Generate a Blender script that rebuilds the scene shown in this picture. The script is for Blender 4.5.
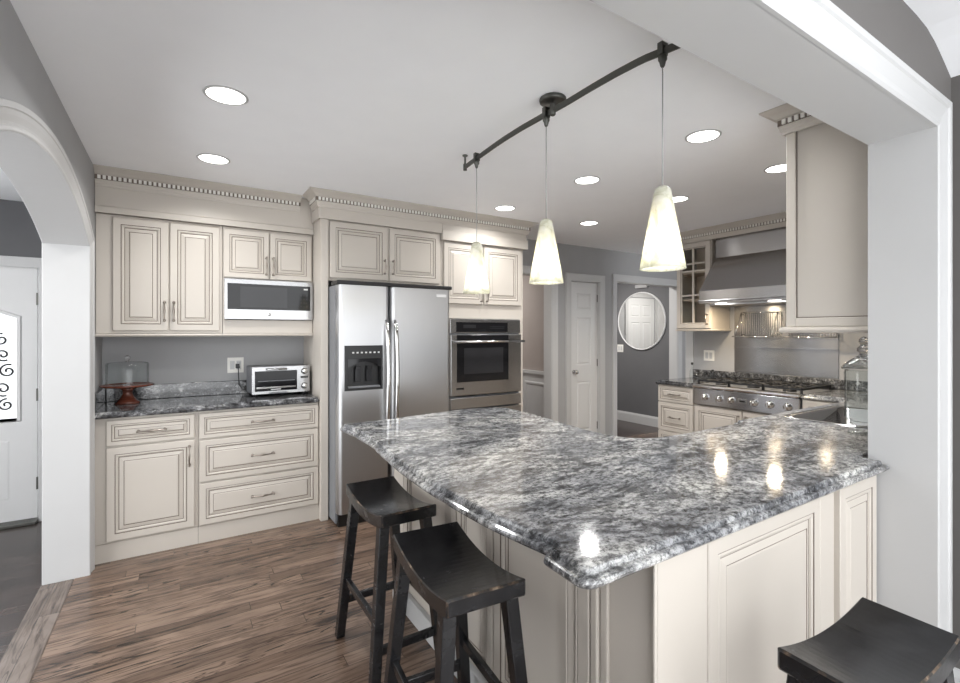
import bpy, bmesh, math, random
from math import sin, cos, pi, radians, sqrt
from mathutils import Vector, Matrix
from mathutils.geometry import tessellate_polygon

for _o in list(bpy.data.objects):
    bpy.data.objects.remove(_o)
SC = bpy.context.scene
COL = SC.collection
random.seed(7)

# ------------------------------------------------------------------ camera, world, exposure
cam_d = bpy.data.cameras.new('camera')
cam = bpy.data.objects.new('camera', cam_d)
COL.objects.link(cam)
cam.location = (0, 0, 1.41)
cam.rotation_euler = (radians(90), 0, -radians(32.43))
cam_d.sensor_width = 36
cam_d.lens = 475.3 / 960 * 36
cam_d.shift_y = -9.4 / 960
cam_d.clip_start = 0.02
SC.camera = cam

world = bpy.data.worlds.new('world')
SC.world = world
world.use_nodes = True
world.node_tree.nodes['Background'].inputs[0].default_value = (0.96, 0.98, 1.0, 1)
world.node_tree.nodes['Background'].inputs[1].default_value = 2.05
SC.view_settings.view_transform = 'Standard'
SC.view_settings.look = 'None'
SC.view_settings.gamma = 1
SC.view_settings.use_curve_mapping = False
SC.view_settings.exposure = 1.03
POT_W = 4.2          # watts of one recessed light
CEIL = 2.45


# ------------------------------------------------------------------ materials
def lin(c):
    r = []
    for v in c:
        v /= 255.0
        r.append(v / 12.92 if v <= 0.04045 else ((v + 0.055) / 1.055) ** 2.4)
    return (r[0], r[1], r[2], 1)


class NT:
    """small wrapper for building node trees"""
    def __init__(s, name):
        s.m = bpy.data.materials.new(name)
        s.m.use_nodes = True
        s.t = s.m.node_tree
        s.b = s.t.nodes['Principled BSDF']
        s.out = s.t.nodes['Material Output']

    def n(s, typ, **kw):
        nd = s.t.nodes.new(typ)
        for k, v in kw.items():
            if k.startswith('i_'):
                key = k[2:]
                key = int(key) if key.isdigit() else key.replace('_', ' ')
                nd.inputs[key].default_value = v
            else:
                setattr(nd, k, v)
        return nd

    def l(s, a, b):
        s.t.links.new(a, b)

    def set(s, **kw):
        for k, v in kw.items():
            s.b.inputs[k.replace('_', ' ')].default_value = v

    def coords(s, scale=(1, 1, 1), rot=(0, 0, 0), src='Object'):
        tc = s.n('ShaderNodeTexCoord')
        mp = s.n('ShaderNodeMapping')
        mp.inputs['Scale'].default_value = scale
        mp.inputs['Rotation'].default_value = rot
        s.l(tc.outputs[src], mp.inputs['Vector'])
        return mp.outputs['Vector']

    def noise(s, vec, scale, detail=4, rough=0.5, dist=0.0):
        nd = s.n('ShaderNodeTexNoise')
        nd.inputs['Scale'].default_value = scale
        nd.inputs['Detail'].default_value = detail
        nd.inputs['Roughness'].default_value = rough
        nd.inputs['Distortion'].default_value = dist
        if vec is not None:
            s.l(vec, nd.inputs['Vector'])
        return nd.outputs['Fac']

    def ramp(s, fac, stops, interp='LINEAR'):
        r = s.n('ShaderNodeValToRGB')
        r.color_ramp.interpolation = interp
        e = r.color_ramp.elements
        while len(e) < len(stops):
            e.new(0.5)
        for k, (p, c) in enumerate(stops):
            e[k].position = p
            e[k].color = c if len(c) == 4 else lin(c)
        s.l(fac, r.inputs['Fac'])
        return r.outputs['Color']

    def mix(s, fac, a, b, mode='MIX'):
        m = s.n('ShaderNodeMix', data_type='RGBA', blend_type=mode)
        for sock, v in ((m.inputs[0], fac), (m.inputs[6], a), (m.inputs[7], b)):
            if hasattr(v, 'is_linked') or hasattr(v, 'links'):
                s.l(v, sock)
            else:
                sock.default_value = v
        return m.outputs[2]

    def bump(s, h, strength, dist=0.01):
        b = s.n('ShaderNodeBump')
        b.inputs['Strength'].default_value = strength
        b.inputs['Distance'].default_value = dist
        s.l(h, b.inputs['Height'])
        s.l(b.outputs['Normal'], s.b.inputs['Normal'])


def paint(name, c, rough=0.5, var=0.03, bump=0.0, scale=6):
    k = NT(name)
    v = k.coords()
    f = k.noise(v, scale, 4)
    a = tuple(x * (1 - var) for x in lin(c)[:3]) + (1,)
    b = tuple(min(1, x * (1 + var)) for x in lin(c)[:3]) + (1,)
    k.l(k.ramp(f, [(0.3, a), (0.7, b)]), k.b.inputs['Base Color'])
    k.set(Roughness=rough)
    if bump:
        k.bump(k.noise(v, 180, 3), bump, 0.002)
    return k.m


def metal(name, c, rough=0.3, brushed=None, metallic=1.0):
    k = NT(name)
    k.set(Metallic=metallic, Roughness=rough)
    k.b.inputs['Base Color'].default_value = lin(c)
    if brushed:
        v = k.coords(scale=brushed)
        f = k.noise(v, 1.0, 4, 0.6)
        k.l(k.ramp(f, [(0.25, (rough * 0.9,) * 3 + (1,)), (0.75, (rough * 1.1,) * 3 + (1,))]), k.b.inputs['Roughness'])
        a = tuple(x * 0.96 for x in lin(c)[:3]) + (1,)
        k.l(k.ramp(f, [(0.3, a), (0.7, lin(c))]), k.b.inputs['Base Color'])
        k.bump(f, 0.012, 0.0005)
    return k.m


def anisotropic(m, amount, rough, rot=0.0):
    t = m.node_tree
    b = t.nodes['Principled BSDF']
    tg = t.nodes.new('ShaderNodeTangent')
    tg.direction_type = 'RADIAL'
    tg.axis = 'Z'
    t.links.new(tg.outputs[0], b.inputs['Tangent'])
    b.inputs['Anisotropic'].default_value = amount
    b.inputs['Anisotropic Rotation'].default_value = rot
    for l in list(b.inputs['Roughness'].links):
        t.links.remove(l)
    b.inputs['Roughness'].default_value = rough


def glass(name, c=(255, 255, 255), rough=0.0, ior=1.45):
    k = NT(name)
    k.b.inputs['Base Color'].default_value = lin(c)
    k.set(Roughness=rough, IOR=ior)
    k.b.inputs['Transmission Weight'].default_value = 1.0
    return k.m


def emis(name, c, st):
    k = NT(name)
    k.b.inputs['Base Color'].default_value = lin(c)
    k.b.inputs['Emission Color'].default_value = lin(c)
    k.b.inputs['Emission Strength'].default_value = st
    return k.m


M = {}
M['cream'] = paint('cream_paint', (195, 188, 179), 0.38, 0.015, scale=3)
M['glaze'] = paint('brown_glaze', (104, 92, 82), 0.5, 0.1)
M['wall'] = paint('grey_wall', (164, 164, 165), 0.75, 0.02, 0.05)
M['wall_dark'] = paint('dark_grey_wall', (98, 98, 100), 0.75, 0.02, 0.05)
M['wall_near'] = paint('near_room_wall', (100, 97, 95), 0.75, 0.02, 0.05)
M['wall_taupe'] = paint('taupe_wall', (158, 149, 144), 0.75, 0.02, 0.05)
M['ceiling'] = paint('ceiling_white', (247, 248, 250), 0.9, 0.01)
M['white'] = paint('white_trim', (192, 192, 192), 0.42, 0.01)
M['door_white'] = paint('white_door', (214, 214, 214), 0.4, 0.01)
M['steel'] = metal('brushed_steel', (186, 186, 187), 0.33, (500, 500, 3.0))
M['steel_h'] = metal('brushed_steel_horizontal', (176, 176, 177), 0.3, (3.0, 3.0, 500))
M['steel_dark'] = metal('hood_steel', (188, 188, 190), 0.34, (3, 500, 3))
for _n, _r, _q in (('steel', .34, 0.0), ('steel_h', .24, .25), ('steel_dark', .2, .25)):
    anisotropic(M[_n], .75, _r, _q)
M['chrome'] = metal('polished_metal', (215, 215, 215), 0.12)
M['nickel'] = metal('antique_nickel', (150, 142, 134), 0.32)
M['pewter'] = metal('dark_pewter', (96, 96, 92), 0.42)
M['fridge_side'] = paint('fridge_side_grey', (120, 122, 126), 0.45, 0.02)
M['black'] = paint('black_plastic', (22, 22, 23), 0.35, 0.1)
M['iron'] = paint('cast_iron', (26, 26, 27), 0.45, 0.1)
M['black_glass'] = paint('black_glass', (26, 26, 28), 0.06, 0.02)
M['grey_glass'] = paint('grey_oven_window', (46, 46, 48), 0.08, 0.05)
for _n in ('black_glass', 'grey_glass'):
    M[_n].node_tree.nodes['Principled BSDF'].inputs['Specular IOR Level'].default_value = 0.3
M['plate'] = paint('white_plastic', (232, 230, 224), 0.4, 0.01)
M['label_grey'] = paint('pale_badge', (214, 214, 214), 0.35, 0.01)
M['glass'] = glass('clear_glass')
M['pane'] = None
M['mirror'] = metal('mirror', (226, 226, 224), 0.0)
M['lens'] = emis('downlight_lens', (255, 252, 246), 3.0)
M['shelf_in'] = paint('cabinet_interior', (222, 200, 180), 0.5, 0.05)
M['bulb'] = emis('warm_bulb', (255, 240, 214), 6.0)
M['rope'] = paint('cord_silver', (170, 170, 168), 0.4, 0.02)


def thin_glass(name, tint=(240, 242, 242), refl=0.12):
    k = NT(name)
    tr = k.n('ShaderNodeBsdfTransparent')
    tr.inputs[0].default_value = lin(tint)
    gl = k.n('ShaderNodeBsdfGlossy')
    gl.inputs['Roughness'].default_value = 0.02
    fr = k.n('ShaderNodeLayerWeight')
    fr.inputs[0].default_value = 0.1
    mx = k.n('ShaderNodeMixShader')
    ad = k.n('ShaderNodeMath', operation='ADD', use_clamp=True)
    ad.inputs[1].default_value = refl * 0.4
    k.l(fr.outputs['Fresnel'], ad.inputs[0])
    sc = k.n('ShaderNodeMath', operation='MULTIPLY')
    sc.inputs[1].default_value = 0.55
    k.l(ad.outputs[0], sc.inputs[0])
    k.l(sc.outputs[0], mx.inputs[0])
    k.l(tr.outputs[0], mx.inputs[1])
    k.l(gl.outputs[0], mx.inputs[2])
    k.l(mx.outputs[0], k.out.inputs['Surface'])
    return k.m


M['pane'] = thin_glass('window_pane')
M['dome'] = thin_glass('dome_glass', (250, 252, 252), 0.15)


def granite(name, dark=0.0):
    k = NT(name)
    tc = k.n('ShaderNodeTexCoord')
    base = tc.outputs['Object']
    # slow warp shared by every layer so that the veins sweep
    wn = k.n('ShaderNodeTexNoise')
    wn.inputs['Scale'].default_value = 1.1
    wn.inputs['Detail'].default_value = 0.5
    k.l(base, wn.inputs['Vector'])
    sub = k.n('ShaderNodeVectorMath', operation='SUBTRACT')
    sub.inputs[1].default_value = (0.5, 0.5, 0.5)
    k.l(wn.outputs['Color'], sub.inputs[0])
    scl = k.n('ShaderNodeVectorMath', operation='SCALE')
    scl.inputs['Scale'].default_value = 0.45
    k.l(sub.outputs[0], scl.inputs[0])
    add = k.n('ShaderNodeVectorMath', operation='ADD')
    k.l(base, add.inputs[0])
    k.l(scl.outputs[0], add.inputs[1])
    mp = k.n('ShaderNodeMapping')
    mp.inputs['Rotation'].default_value = (0, 0, radians(-32))
    mp.inputs['Scale'].default_value = (1.0, 2.0, 1.6)
    k.l(add.outputs[0], mp.inputs['Vector'])
    v = mp.outputs['Vector']
    n1 = k.noise(v, 2.6, 9, 0.66, 0.0)
    n2 = k.noise(v, 24, 8, 0.78, 0.0)
    n3 = k.noise(v, 8.0, 12, 0.78, 0.0)
    n4 = k.noise(base, 110, 5, 0.75)
    n5 = k.noise(base, 60, 6, 0.78, 0.0)
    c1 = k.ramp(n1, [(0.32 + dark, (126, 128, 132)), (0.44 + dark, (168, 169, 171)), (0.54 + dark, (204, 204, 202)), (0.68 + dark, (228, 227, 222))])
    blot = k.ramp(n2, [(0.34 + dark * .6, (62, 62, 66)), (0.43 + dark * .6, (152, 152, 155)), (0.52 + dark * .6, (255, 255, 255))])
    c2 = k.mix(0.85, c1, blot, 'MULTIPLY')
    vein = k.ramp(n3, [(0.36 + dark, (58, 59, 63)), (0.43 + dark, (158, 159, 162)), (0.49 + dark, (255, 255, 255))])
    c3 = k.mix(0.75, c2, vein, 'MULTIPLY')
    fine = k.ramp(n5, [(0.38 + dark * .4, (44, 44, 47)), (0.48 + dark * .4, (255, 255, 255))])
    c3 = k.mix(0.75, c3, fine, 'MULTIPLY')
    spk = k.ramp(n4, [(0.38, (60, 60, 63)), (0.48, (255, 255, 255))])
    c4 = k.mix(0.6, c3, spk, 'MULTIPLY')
    k.l(c4, k.b.inputs['Base Color'])
    k.set(Roughness=0.085)
    k.b.inputs['Specular IOR Level'].default_value = 0.75
    return k.m


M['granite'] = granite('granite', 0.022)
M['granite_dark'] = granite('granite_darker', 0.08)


def wood_floor(name, tone, rough=0.24, along='x'):
    k = NT(name)
    rot = (0, 0, 0) if along == 'x' else (0, 0, radians(90))
    v0 = k.coords(rot=rot)
    sx = k.n('ShaderNodeSeparateXYZ')
    k.l(v0, sx.inputs[0])
    dv = k.n('ShaderNodeMath', operation='DIVIDE')
    dv.inputs[1].default_value = 0.083
    k.l(sx.outputs['Y'], dv.inputs[0])
    fl = k.n('ShaderNodeMath', operation='FLOOR')
    k.l(dv.outputs[0], fl.inputs[0])
    wn = k.n('ShaderNodeTexWhiteNoise', noise_dimensions='1D')
    k.l(fl.outputs[0], wn.inputs['W'])
    ml = k.n('ShaderNodeMath', operation='MULTIPLY_ADD')
    ml.inputs[1].default_value = 1.3
    k.l(wn.outputs['Value'], ml.inputs[0])
    k.l(sx.outputs['X'], ml.inputs[2])
    cb = k.n('ShaderNodeCombineXYZ')
    k.l(ml.outputs[0], cb.inputs['X'])
    k.l(sx.outputs['Y'], cb.inputs['Y'])
    v = cb.outputs[0]
    br = k.n('ShaderNodeTexBrick')
    br.offset = 0.0
    br.inputs['Scale'].default_value = 1.0
    br.inputs['Brick Width'].default_value = 1.15
    br.inputs['Row Height'].default_value = 0.083
    br.inputs['Mortar Size'].default_value = 0.0012
    br.inputs['Mortar Smooth'].default_value = 0.3
    br.inputs['Color1'].default_value = (0, 0, 0, 1)
    br.inputs['Color2'].default_value = (1, 1, 1, 1)
    br.inputs['Mortar'].default_value = (0.5, 0.5, 0.5, 1)
    k.l(v, br.inputs['Vector'])
    a, b, c, d = tone
    plank = k.ramp(br.outputs['Color'], [(0.0, a), (0.5, b), (1.0, c)])
    # grain, shifted per plank
    sc2 = k.n('ShaderNodeVectorMath', operation='SCALE')
    sc2.inputs['Scale'].default_value = 7.0
    k.l(br.outputs['Color'], sc2.inputs[0])
    ad = k.n('ShaderNodeVectorMath', operation='ADD')
    k.l(v, ad.inputs[0])
    k.l(sc2.outputs[0], ad.inputs[1])
    mp = k.n('ShaderNodeMapping')
    mp.inputs['Scale'].default_value = (1.6, 20, 1)
    k.l(ad.outputs[0], mp.inputs['Vector'])
    g = k.noise(mp.outputs['Vector'], 2.0, 9, 0.62, 0.9)
    gr = k.ramp(g, [(0.34, (112, 104, 100)), (0.44, (208, 204, 202)), (0.55, (255, 255, 255))])
    g2 = k.noise(ad.outputs[0], 1.3, 4, 0.6, 2.5)
    gr2 = k.ramp(g2, [(0.35, (196, 194, 194)), (0.65, (255, 255, 255))])
    # dark cathedral grain: contour lines of a stretched noise, kept to patches
    mp2 = k.n('ShaderNodeMapping')
    mp2.inputs['Scale'].default_value = (1.5, 11, 1)
    k.l(ad.outputs[0], mp2.inputs['Vector'])
    g3 = k.noise(mp2.outputs['Vector'], 1.3, 2, 0.5, 0.6)
    ms_ = k.n('ShaderNodeMath', operation='MULTIPLY')
    ms_.inputs[1].default_value = 62.0
    k.l(g3, ms_.inputs[0])
    sn = k.n('ShaderNodeMath', operation='SINE')
    k.l(ms_.outputs[0], sn.inputs[0])
    ring = k.ramp(sn.outputs[0], [(0.0, (255, 255, 255)), (0.55, (255, 255, 255)), (0.9, (84, 74, 68))])
    pt_ = k.ramp(k.noise(mp2.outputs['Vector'], 0.8, 3, 0.6, 0.5), [(0.46, (0, 0, 0)), (0.62, (255, 255, 255))])
    ringm = k.mix(pt_, (1, 1, 1, 1), ring)
    plank = k.mix(0.9, plank, ringm, 'MULTIPLY')
    c1 = k.mix(0.85, plank, gr, 'MULTIPLY')
    c2 = k.mix(0.7, c1, gr2, 'MULTIPLY')
    gap = k.mix(br.outputs['Fac'], c2, lin(d))
    k.l(gap, k.b.inputs['Base Color'])
    k.set(Roughness=rough)
    k.bump(g, 0.08, 0.002)
    return k.m


M['floor'] = wood_floor('wood_floor', ((100, 82, 70), (122, 102, 88), (142, 121, 106), (34, 28, 25)))
M['floor_border'] = wood_floor('wood_border', ((112, 100, 92), (124, 112, 104), (134, 122, 114), (46, 40, 37)), 0.2, 'y')
M['floor_dark'] = wood_floor('dark_wood_floor', ((62, 52, 50), (74, 62, 58), (84, 72, 68), (25, 20, 19)), 0.25)


def stool_paint():
    k = NT('worn_black_paint')
    v = k.coords()
    f = k.noise(v, 9, 5, 0.6, 0.6)
    k.l(k.ramp(f, [(0.35, (24, 24, 26)), (0.6, (36, 36, 38)), (0.8, (52, 52, 55))]), k.b.inputs['Base Color'])
    k.l(k.ramp(f, [(0.35, (0.16,) * 3 + (1,)), (0.7, (0.30,) * 3 + (1,))]), k.b.inputs['Roughness'])
    return k.m


def worn_edge():
    k = NT('worn_edge')
    f = k.noise(k.coords(), 22, 5, 0.7)
    k.l(k.ramp(f, [(0.50, (30, 29, 29)), (0.60, (88, 72, 58)), (0.74, (190, 172, 150))]), k.b.inputs['Base Color'])
    k.set(Roughness=0.4)
    return k.m


M['stool'] = stool_paint()
M['worn'] = worn_edge()


def dark_wood(name, a, b):
    k = NT(name)
    f = k.noise(k.coords(scale=(3, 3, 30)), 3, 5, 0.6, 1)
    k.l(k.ramp(f, [(0.3, a), (0.7, b)]), k.b.inputs['Base Color'])
    k.set(Roughness=0.25)
    return k.m


M['cherry'] = dark_wood('red_brown_wood', (78, 40, 30), (120, 66, 50))


def alabaster():
    k = NT('swirled_glass')
    v = k.coords(scale=(6, 6, 5), rot=(0.5, 0.3, 0))
    f = k.noise(v, 2.0, 6, 0.6, 2.2)
    col = k.ramp(f, [(0.35, (214, 214, 196)), (0.5, (240, 240, 230)), (0.65, (252, 251, 246))])
    tr = k.n('ShaderNodeBsdfTranslucent')
    df = k.n('ShaderNodeBsdfPrincipled')
    df.inputs['Roughness'].default_value = 0.15
    k.l(col, tr.inputs[0])
    k.l(col, df.inputs['Base Color'])
    mx = k.n('ShaderNodeMixShader')
    mx.inputs[0].default_value = 0.5
    k.l(tr.outputs[0], mx.inputs[1])
    k.l(df.outputs[0], mx.inputs[2])
    k.l(mx.outputs[0], k.out.inputs['Surface'])
    return k.m


M['shade'] = alabaster()


# ------------------------------------------------------------------ mesh helpers
class MB:
    def __init__(s):
        s.v, s.f, s.m, s.sm = [], [], [], []

    def add(s, vs, fs, m=0, smooth=False):
        o = len(s.v)
        s.v += [tuple(p) for p in vs]
        for k, f in enumerate(fs):
            s.f.append([o + i for i in f])
            s.m.append(m[k] if isinstance(m, list) else m)
            s.sm.append(smooth)
        return s

    def box(s, x0, x1, y0, y1, z0, z1, m=0):
        vs = [(x, y, z) for z in (z0, z1) for y in (y0, y1) for x in (x0, x1)]
        fs = [(0, 2, 3, 1), (4, 5, 7, 6), (0, 1, 5, 4), (2, 6, 7, 3), (0, 4, 6, 2), (1, 3, 7, 5)]
        return s.add(vs, fs, m)

    def loft(s, rings, m=0, closed=True, caps=(True, True), smooth=False):
        """rings of equal length; m: one index or one per band"""
        n = len(rings[0])
        vs = [p for r in rings for p in r]
        fs, ms = [], []
        for k in range(len(rings) - 1):
            for i in range(n if closed else n - 1):
                j = (i + 1) % n
                fs.append((k * n + i, k * n + j, (k + 1) * n + j, (k + 1) * n + i))
                ms.append(m[k] if isinstance(m, list) else m)
        if caps[0]:
            fs.append(tuple(reversed(range(n))))
            ms.append(m[0] if isinstance(m, list) else m)
        if caps[1]:
            fs.append(tuple((len(rings) - 1) * n + i for i in range(n)))
            ms.append(m[-1] if isinstance(m, list) else m)
        return s.add(vs, fs, ms, smooth)

    def tube(s, path, r, n=8, m=0, caps=True):
        path = [Vector(p) for p in path]
        rings = []
        t0 = (path[1] - path[0]).normalized()
        up = Vector((0, 0, 1)) if abs(t0.z) < 0.9 else Vector((1, 0, 0))
        a = t0.cross(up).normalized()
        for k, p in enumerate(path):
            if k == 0:
                t = path[1] - path[0]
            elif k == len(path) - 1:
                t = path[-1] - path[-2]
            else:
                t = (path[k + 1] - path[k]).normalized() + (path[k] - path[k - 1]).normalized()
            t.normalize()
            a = (a - t * a.dot(t)).normalized()
            b = t.cross(a)
            rr = r[k] if isinstance(r, (list, tuple)) else r
            rings.append([p + (a * cos(2 * pi * i / n) + b * sin(2 * pi * i / n)) * rr for i in range(n)])
        return s.loft(rings, m, True, (caps, caps), True)

    def lathe(s, prof, c=(0, 0, 0), n=32, m=0, caps=(False, False), axis='z'):
        rings = []
        for r, z in prof:
            ring = []
            for i in range(n):
                a = 2 * pi * i / n
                p = (r * cos(a), r * sin(a), z)
                if axis == 'x':
                    p = (p[2], p[0], p[1])
                elif axis == 'y':
                    p = (p[1], p[2], p[0])
                ring.append((p[0] + c[0], p[1] + c[1], p[2] + c[2]))
            rings.append(ring)
        return s.loft(rings, m, True, caps, True)

    def prism(s, poly, a, b, axis='x', m=0, m_side=None):
        """poly of 2D points extruded along axis from a to b"""
        def P(p, t):
            return {'x': (t, p[0], p[1]), 'y': (p[0], t, p[1]), 'z': (p[0], p[1], t)}[axis]
        n = len(poly)
        vs = [P(p, a) for p in poly] + [P(p, b) for p in poly]
        tri = tessellate_polygon([[Vector((p[0], p[1], 0)) for p in poly]])
        fs = [tuple(t) for t in tri] + [tuple(n + i for i in reversed(t)) for t in tri]
        ms = [m] * len(fs)
        for i in range(n):
            j = (i + 1) % n
            fs.append((i, j, n + j, n + i))
            ms.append(m_side[i] if isinstance(m_side, list) else (m if m_side is None else m_side))
        return s.add(vs, fs, ms)

    def panel(s, x0, x1, z0, z1, yb, t=0.02, fr=0.042, k=1.0, cap=True):
        """glazed raised-panel front; outward is -y; material 1 is the glaze"""
        q = lambda v: fr + v * k
        prof = [(0, 0, 0), (0, t - .003, 0), (.003, t, 0), (fr, t, 0), (q(.002), t - .003, 1), (q(.004), t - .003, 1), (q(.009), t - .0005, 0),
                (q(.016), t - .003, 0), (q(.019), t - .009, 0), (q(.0225), t - .009, 1), (q(.044), t - .003, 0),
                (q(.0455), t - .0045, 1), (q(.0475), t - .0045, 1), (q(.052), t - .002, 0)]
        rings = [[(x0 + i, yb - d, z0 + i), (x1 - i, yb - d, z0 + i), (x1 - i, yb - d, z1 - i), (x0 + i, yb - d, z1 - i)] for i, d, _ in prof]
        return s.loft(rings, [p[2] for p in prof[1:]], True, (True, True))

    def wpanel(s, x0, x1, z0, z1, yb, t=.004):
        """plain moulded panel on a white door, outward -y, sunk then raised"""
        prof = [(0, .0005), (.006, -.006), (.014, -.008), (.03, .0), (.034, .0005)]
        rings = [[(x0 + i, yb - d, z0 + i), (x1 - i, yb - d, z0 + i), (x1 - i, yb - d, z1 - i), (x0 + i, yb - d, z1 - i)] for i, d in prof]
        return s.loft(rings, 0, True, (False, True))

    def sweep(s, prof, path, z0=0, m=0):
        """mitred moulding: prof of (projection, height), path of 2D points, outward = right of travel"""
        n = len(path)
        rings = []
        for i, p in enumerate(path):
            p = Vector(p)
            ds = []
            if i > 0:
                ds.append((p - Vector(path[i - 1])).normalized())
            if i < n - 1:
                ds.append((Vector(path[i + 1]) - p).normalized())
            nr = [Vector((d.y, -d.x)) for d in ds]
            if len(nr) == 2:
                b = (nr[0] + nr[1]).normalized()
                b /= max(0.3, b.dot(nr[0]))
            else:
                b = nr[0]
            rings.append([(p.x + b.x * q, p.y + b.y * q, z0 + h) for q, h in prof])
        return s.loft(rings, m, True, (True, True))

    def sweep_plane(s, prof, path, to3, m=0, smooth=False):
        """moulding around an opening: prof (offset to the right of travel, lift); to3(u, v, lift) -> xyz"""
        n = len(path)
        rings = []
        for i, p in enumerate(path):
            p = Vector(p)
            ds = []
            if i > 0:
                ds.append((p - Vector(path[i - 1])).normalized())
            if i < n - 1:
                ds.append((Vector(path[i + 1]) - p).normalized())
            nr = [Vector((d.y, -d.x)) for d in ds]
            if len(nr) == 2:
                b = (nr[0] + nr[1]).normalized()
                b /= max(0.3, b.dot(nr[0]))
            else:
                b = nr[0]
            rings.append([to3(p.x + b.x * q, p.y + b.y * q, h) for q, h in prof])
        return s.loft(rings, m, True, (True, True), smooth)


def offset_poly(pts, d):
    """inward offset of a CCW polygon"""
    n = len(pts)
    r = []
    for i in range(n):
        p, a, b = Vector(pts[i]), Vector(pts[i - 1]), Vector(pts[(i + 1) % n])
        d1, d2 = (p - a).normalized(), (b - p).normalized()
        n1, n2 = Vector((-d1.y, d1.x)), Vector((-d2.y, d2.x))
        q = n1 + n2
        if q.length < 1e-6:
            q = n1
        q.normalize()
        q /= max(0.45, q.dot(n1))
        r.append((p.x + q.x * d, p.y + q.y * d))
    return r


def slab(mb, pts, ztop, thick=.040, hole=None, step=True, m=0):
    """stone slab with a stepped bullnose edge around a CCW outline"""
    h = thick
    prof = [(.016, -h), (.006, -h + .002), (.001, -h + .008), (0, -h + .014), (.002, -h + .020), (.007, -h + .0235)]
    if step:
        prof += [(.018, -h + .0245), (.0185, -h + .031), (.0215, -.002), (.026, 0)]
    else:
        prof += [(.012, -.003), (.018, 0)]
    rings = [[(x, y, ztop + z) for x, y in offset_poly(pts, i)] for i, z in prof]
    mb.loft(rings, m, True, (hole is None, False), False)
    top = [Vector(p) for p in rings[-1]]
    polys = [top]
    if hole:
        polys.append([Vector((x, y, ztop)) for x, y in hole])
    allv = [v for p in polys for v in p]
    tri = tessellate_polygon(polys)
    fs = []
    for t in tri:
        a, b, c = (allv[i] for i in t)
        fs.append(tuple(t) if (b - a).cross(c - a).z > 0 else tuple(reversed(t)))
    mb.add(allv, fs, m)
    if hole:
        mb.loft([[(x, y, ztop) for x, y in hole], [(x, y, ztop - h) for x, y in hole]], m, True, (False, False))
    return mb


def obj(name, mb, mats, parent=None, bevel=0, smooth_angle=None):
    me = bpy.data.meshes.new(name)
    me.from_pydata(mb.v, [], mb.f)
    mats = mats if isinstance(mats, (list, tuple)) else [mats]
    for m in mats:
        me.materials.append(M[m] if isinstance(m, str) else m)
    me.polygons.foreach_set('material_index', mb.m)
    me.polygons.foreach_set('use_smooth', mb.sm)
    bm = bmesh.new()
    bm.from_mesh(me)
    bmesh.ops.recalc_face_normals(bm, faces=bm.faces)
    bm.to_mesh(me)
    bm.free()
    me.update()
    o = bpy.data.objects.new(name, me)
    COL.objects.link(o)
    if parent:
        o.parent = parent
    if bevel:
        b = o.modifiers.new('bevel', 'BEVEL')
        b.width = bevel
        b.segments = 2
        b.limit_method = 'ANGLE'
        b.angle_limit = radians(50)
    return o


def thing(name, label, cat, loc=(0, 0, 0), rz=0, group=None):
    o = bpy.data.objects.new(name, None)
    o.empty_display_size = 0.05
    COL.objects.link(o)
    o.location = loc
    o.rotation_euler = (0, 0, rz)
    return tag(o, label, cat, group)


def tag(o, label, cat, group=None):
    o['label'] = label
    o['category'] = cat
    if group:
        o['group'] = group
    return o


def struct(name, mb, mats, parent=None, bevel=0):
    o = obj(name, mb, mats, parent, bevel)
    if not parent:
        o['kind'] = 'structure'
    return o


def copy_tree(o, parent=None):
    c = o.copy()
    COL.objects.link(c)
    c.parent = parent
    for ch in list(o.children):
        copy_tree(ch, c)
    return c


def area_lamp(name, loc, power, size, color=(1, .97, .92), parent=None, rot=(0, 0, 0), shape='DISK', spread=180):
    d = bpy.data.lights.new(name, 'AREA')
    d.shape = shape
    d.size = size
    d.energy = power
    d.color = color
    d.spread = radians(spread)
    o = bpy.data.objects.new(name, d)
    COL.objects.link(o)
    o.location = loc
    o.rotation_euler = rot
    if parent:
        o.parent = parent
    return o


# ------------------------------------------------------------------ the setting
XW = -0.445        # kitchen face of the arched wall
XH = -0.625         # hall face of it
YB = 4.20          # kitchen back wall
XR = 4.85          # range wall
YF0, YF1 = 0.575, 0.767   # header wall
XJ = 2.318          # jamb face of the wide opening
ZS = 2.155         # soffit of the wide opening

struct('floor', MB().box(-0.50, 6.7, -1.0, 4.34, -.13, 0), 'floor')
struct('trim_1', MB().box(-0.645, -0.50, 1.70, 3.54, -.128, .002), 'floor_border', bevel=.006)
struct('floor_hall', MB().box(-2.6, XH, -1.0, 5.4, -.25, -.13), 'floor_dark')
struct('floor_side_hall', MB().box(2.6, 6.7, 4.34, 8.0, -.1, -.001), 'floor_dark')

struct('ceiling', MB().box(XH, 6.7, YF1 - .01, YB + .14, CEIL, CEIL + .1), 'ceiling')
struct('ceiling_hall', MB().box(-2.6, XH, -1.0, 5.4, 2.46, 2.56), 'ceiling')
struct('ceiling_side_hall', MB().box(2.6, 6.7, YB + .14, 8.0, 2.45, 2.55), 'ceiling')
# the near room's ceiling curves down to its side wall
prof = [(-.5, 2.505), (2.0, 2.505), (2.15, 2.502), (2.25, 2.494), (2.34, 2.472), (2.44, 2.432), (2.53, 2.392), (2.60, 2.36)]
struct('ceiling_near', MB().prism(prof + [(2.6, 2.62), (-.5, 2.62)], -1.0, YF0, 'y'), 'ceiling')

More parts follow.
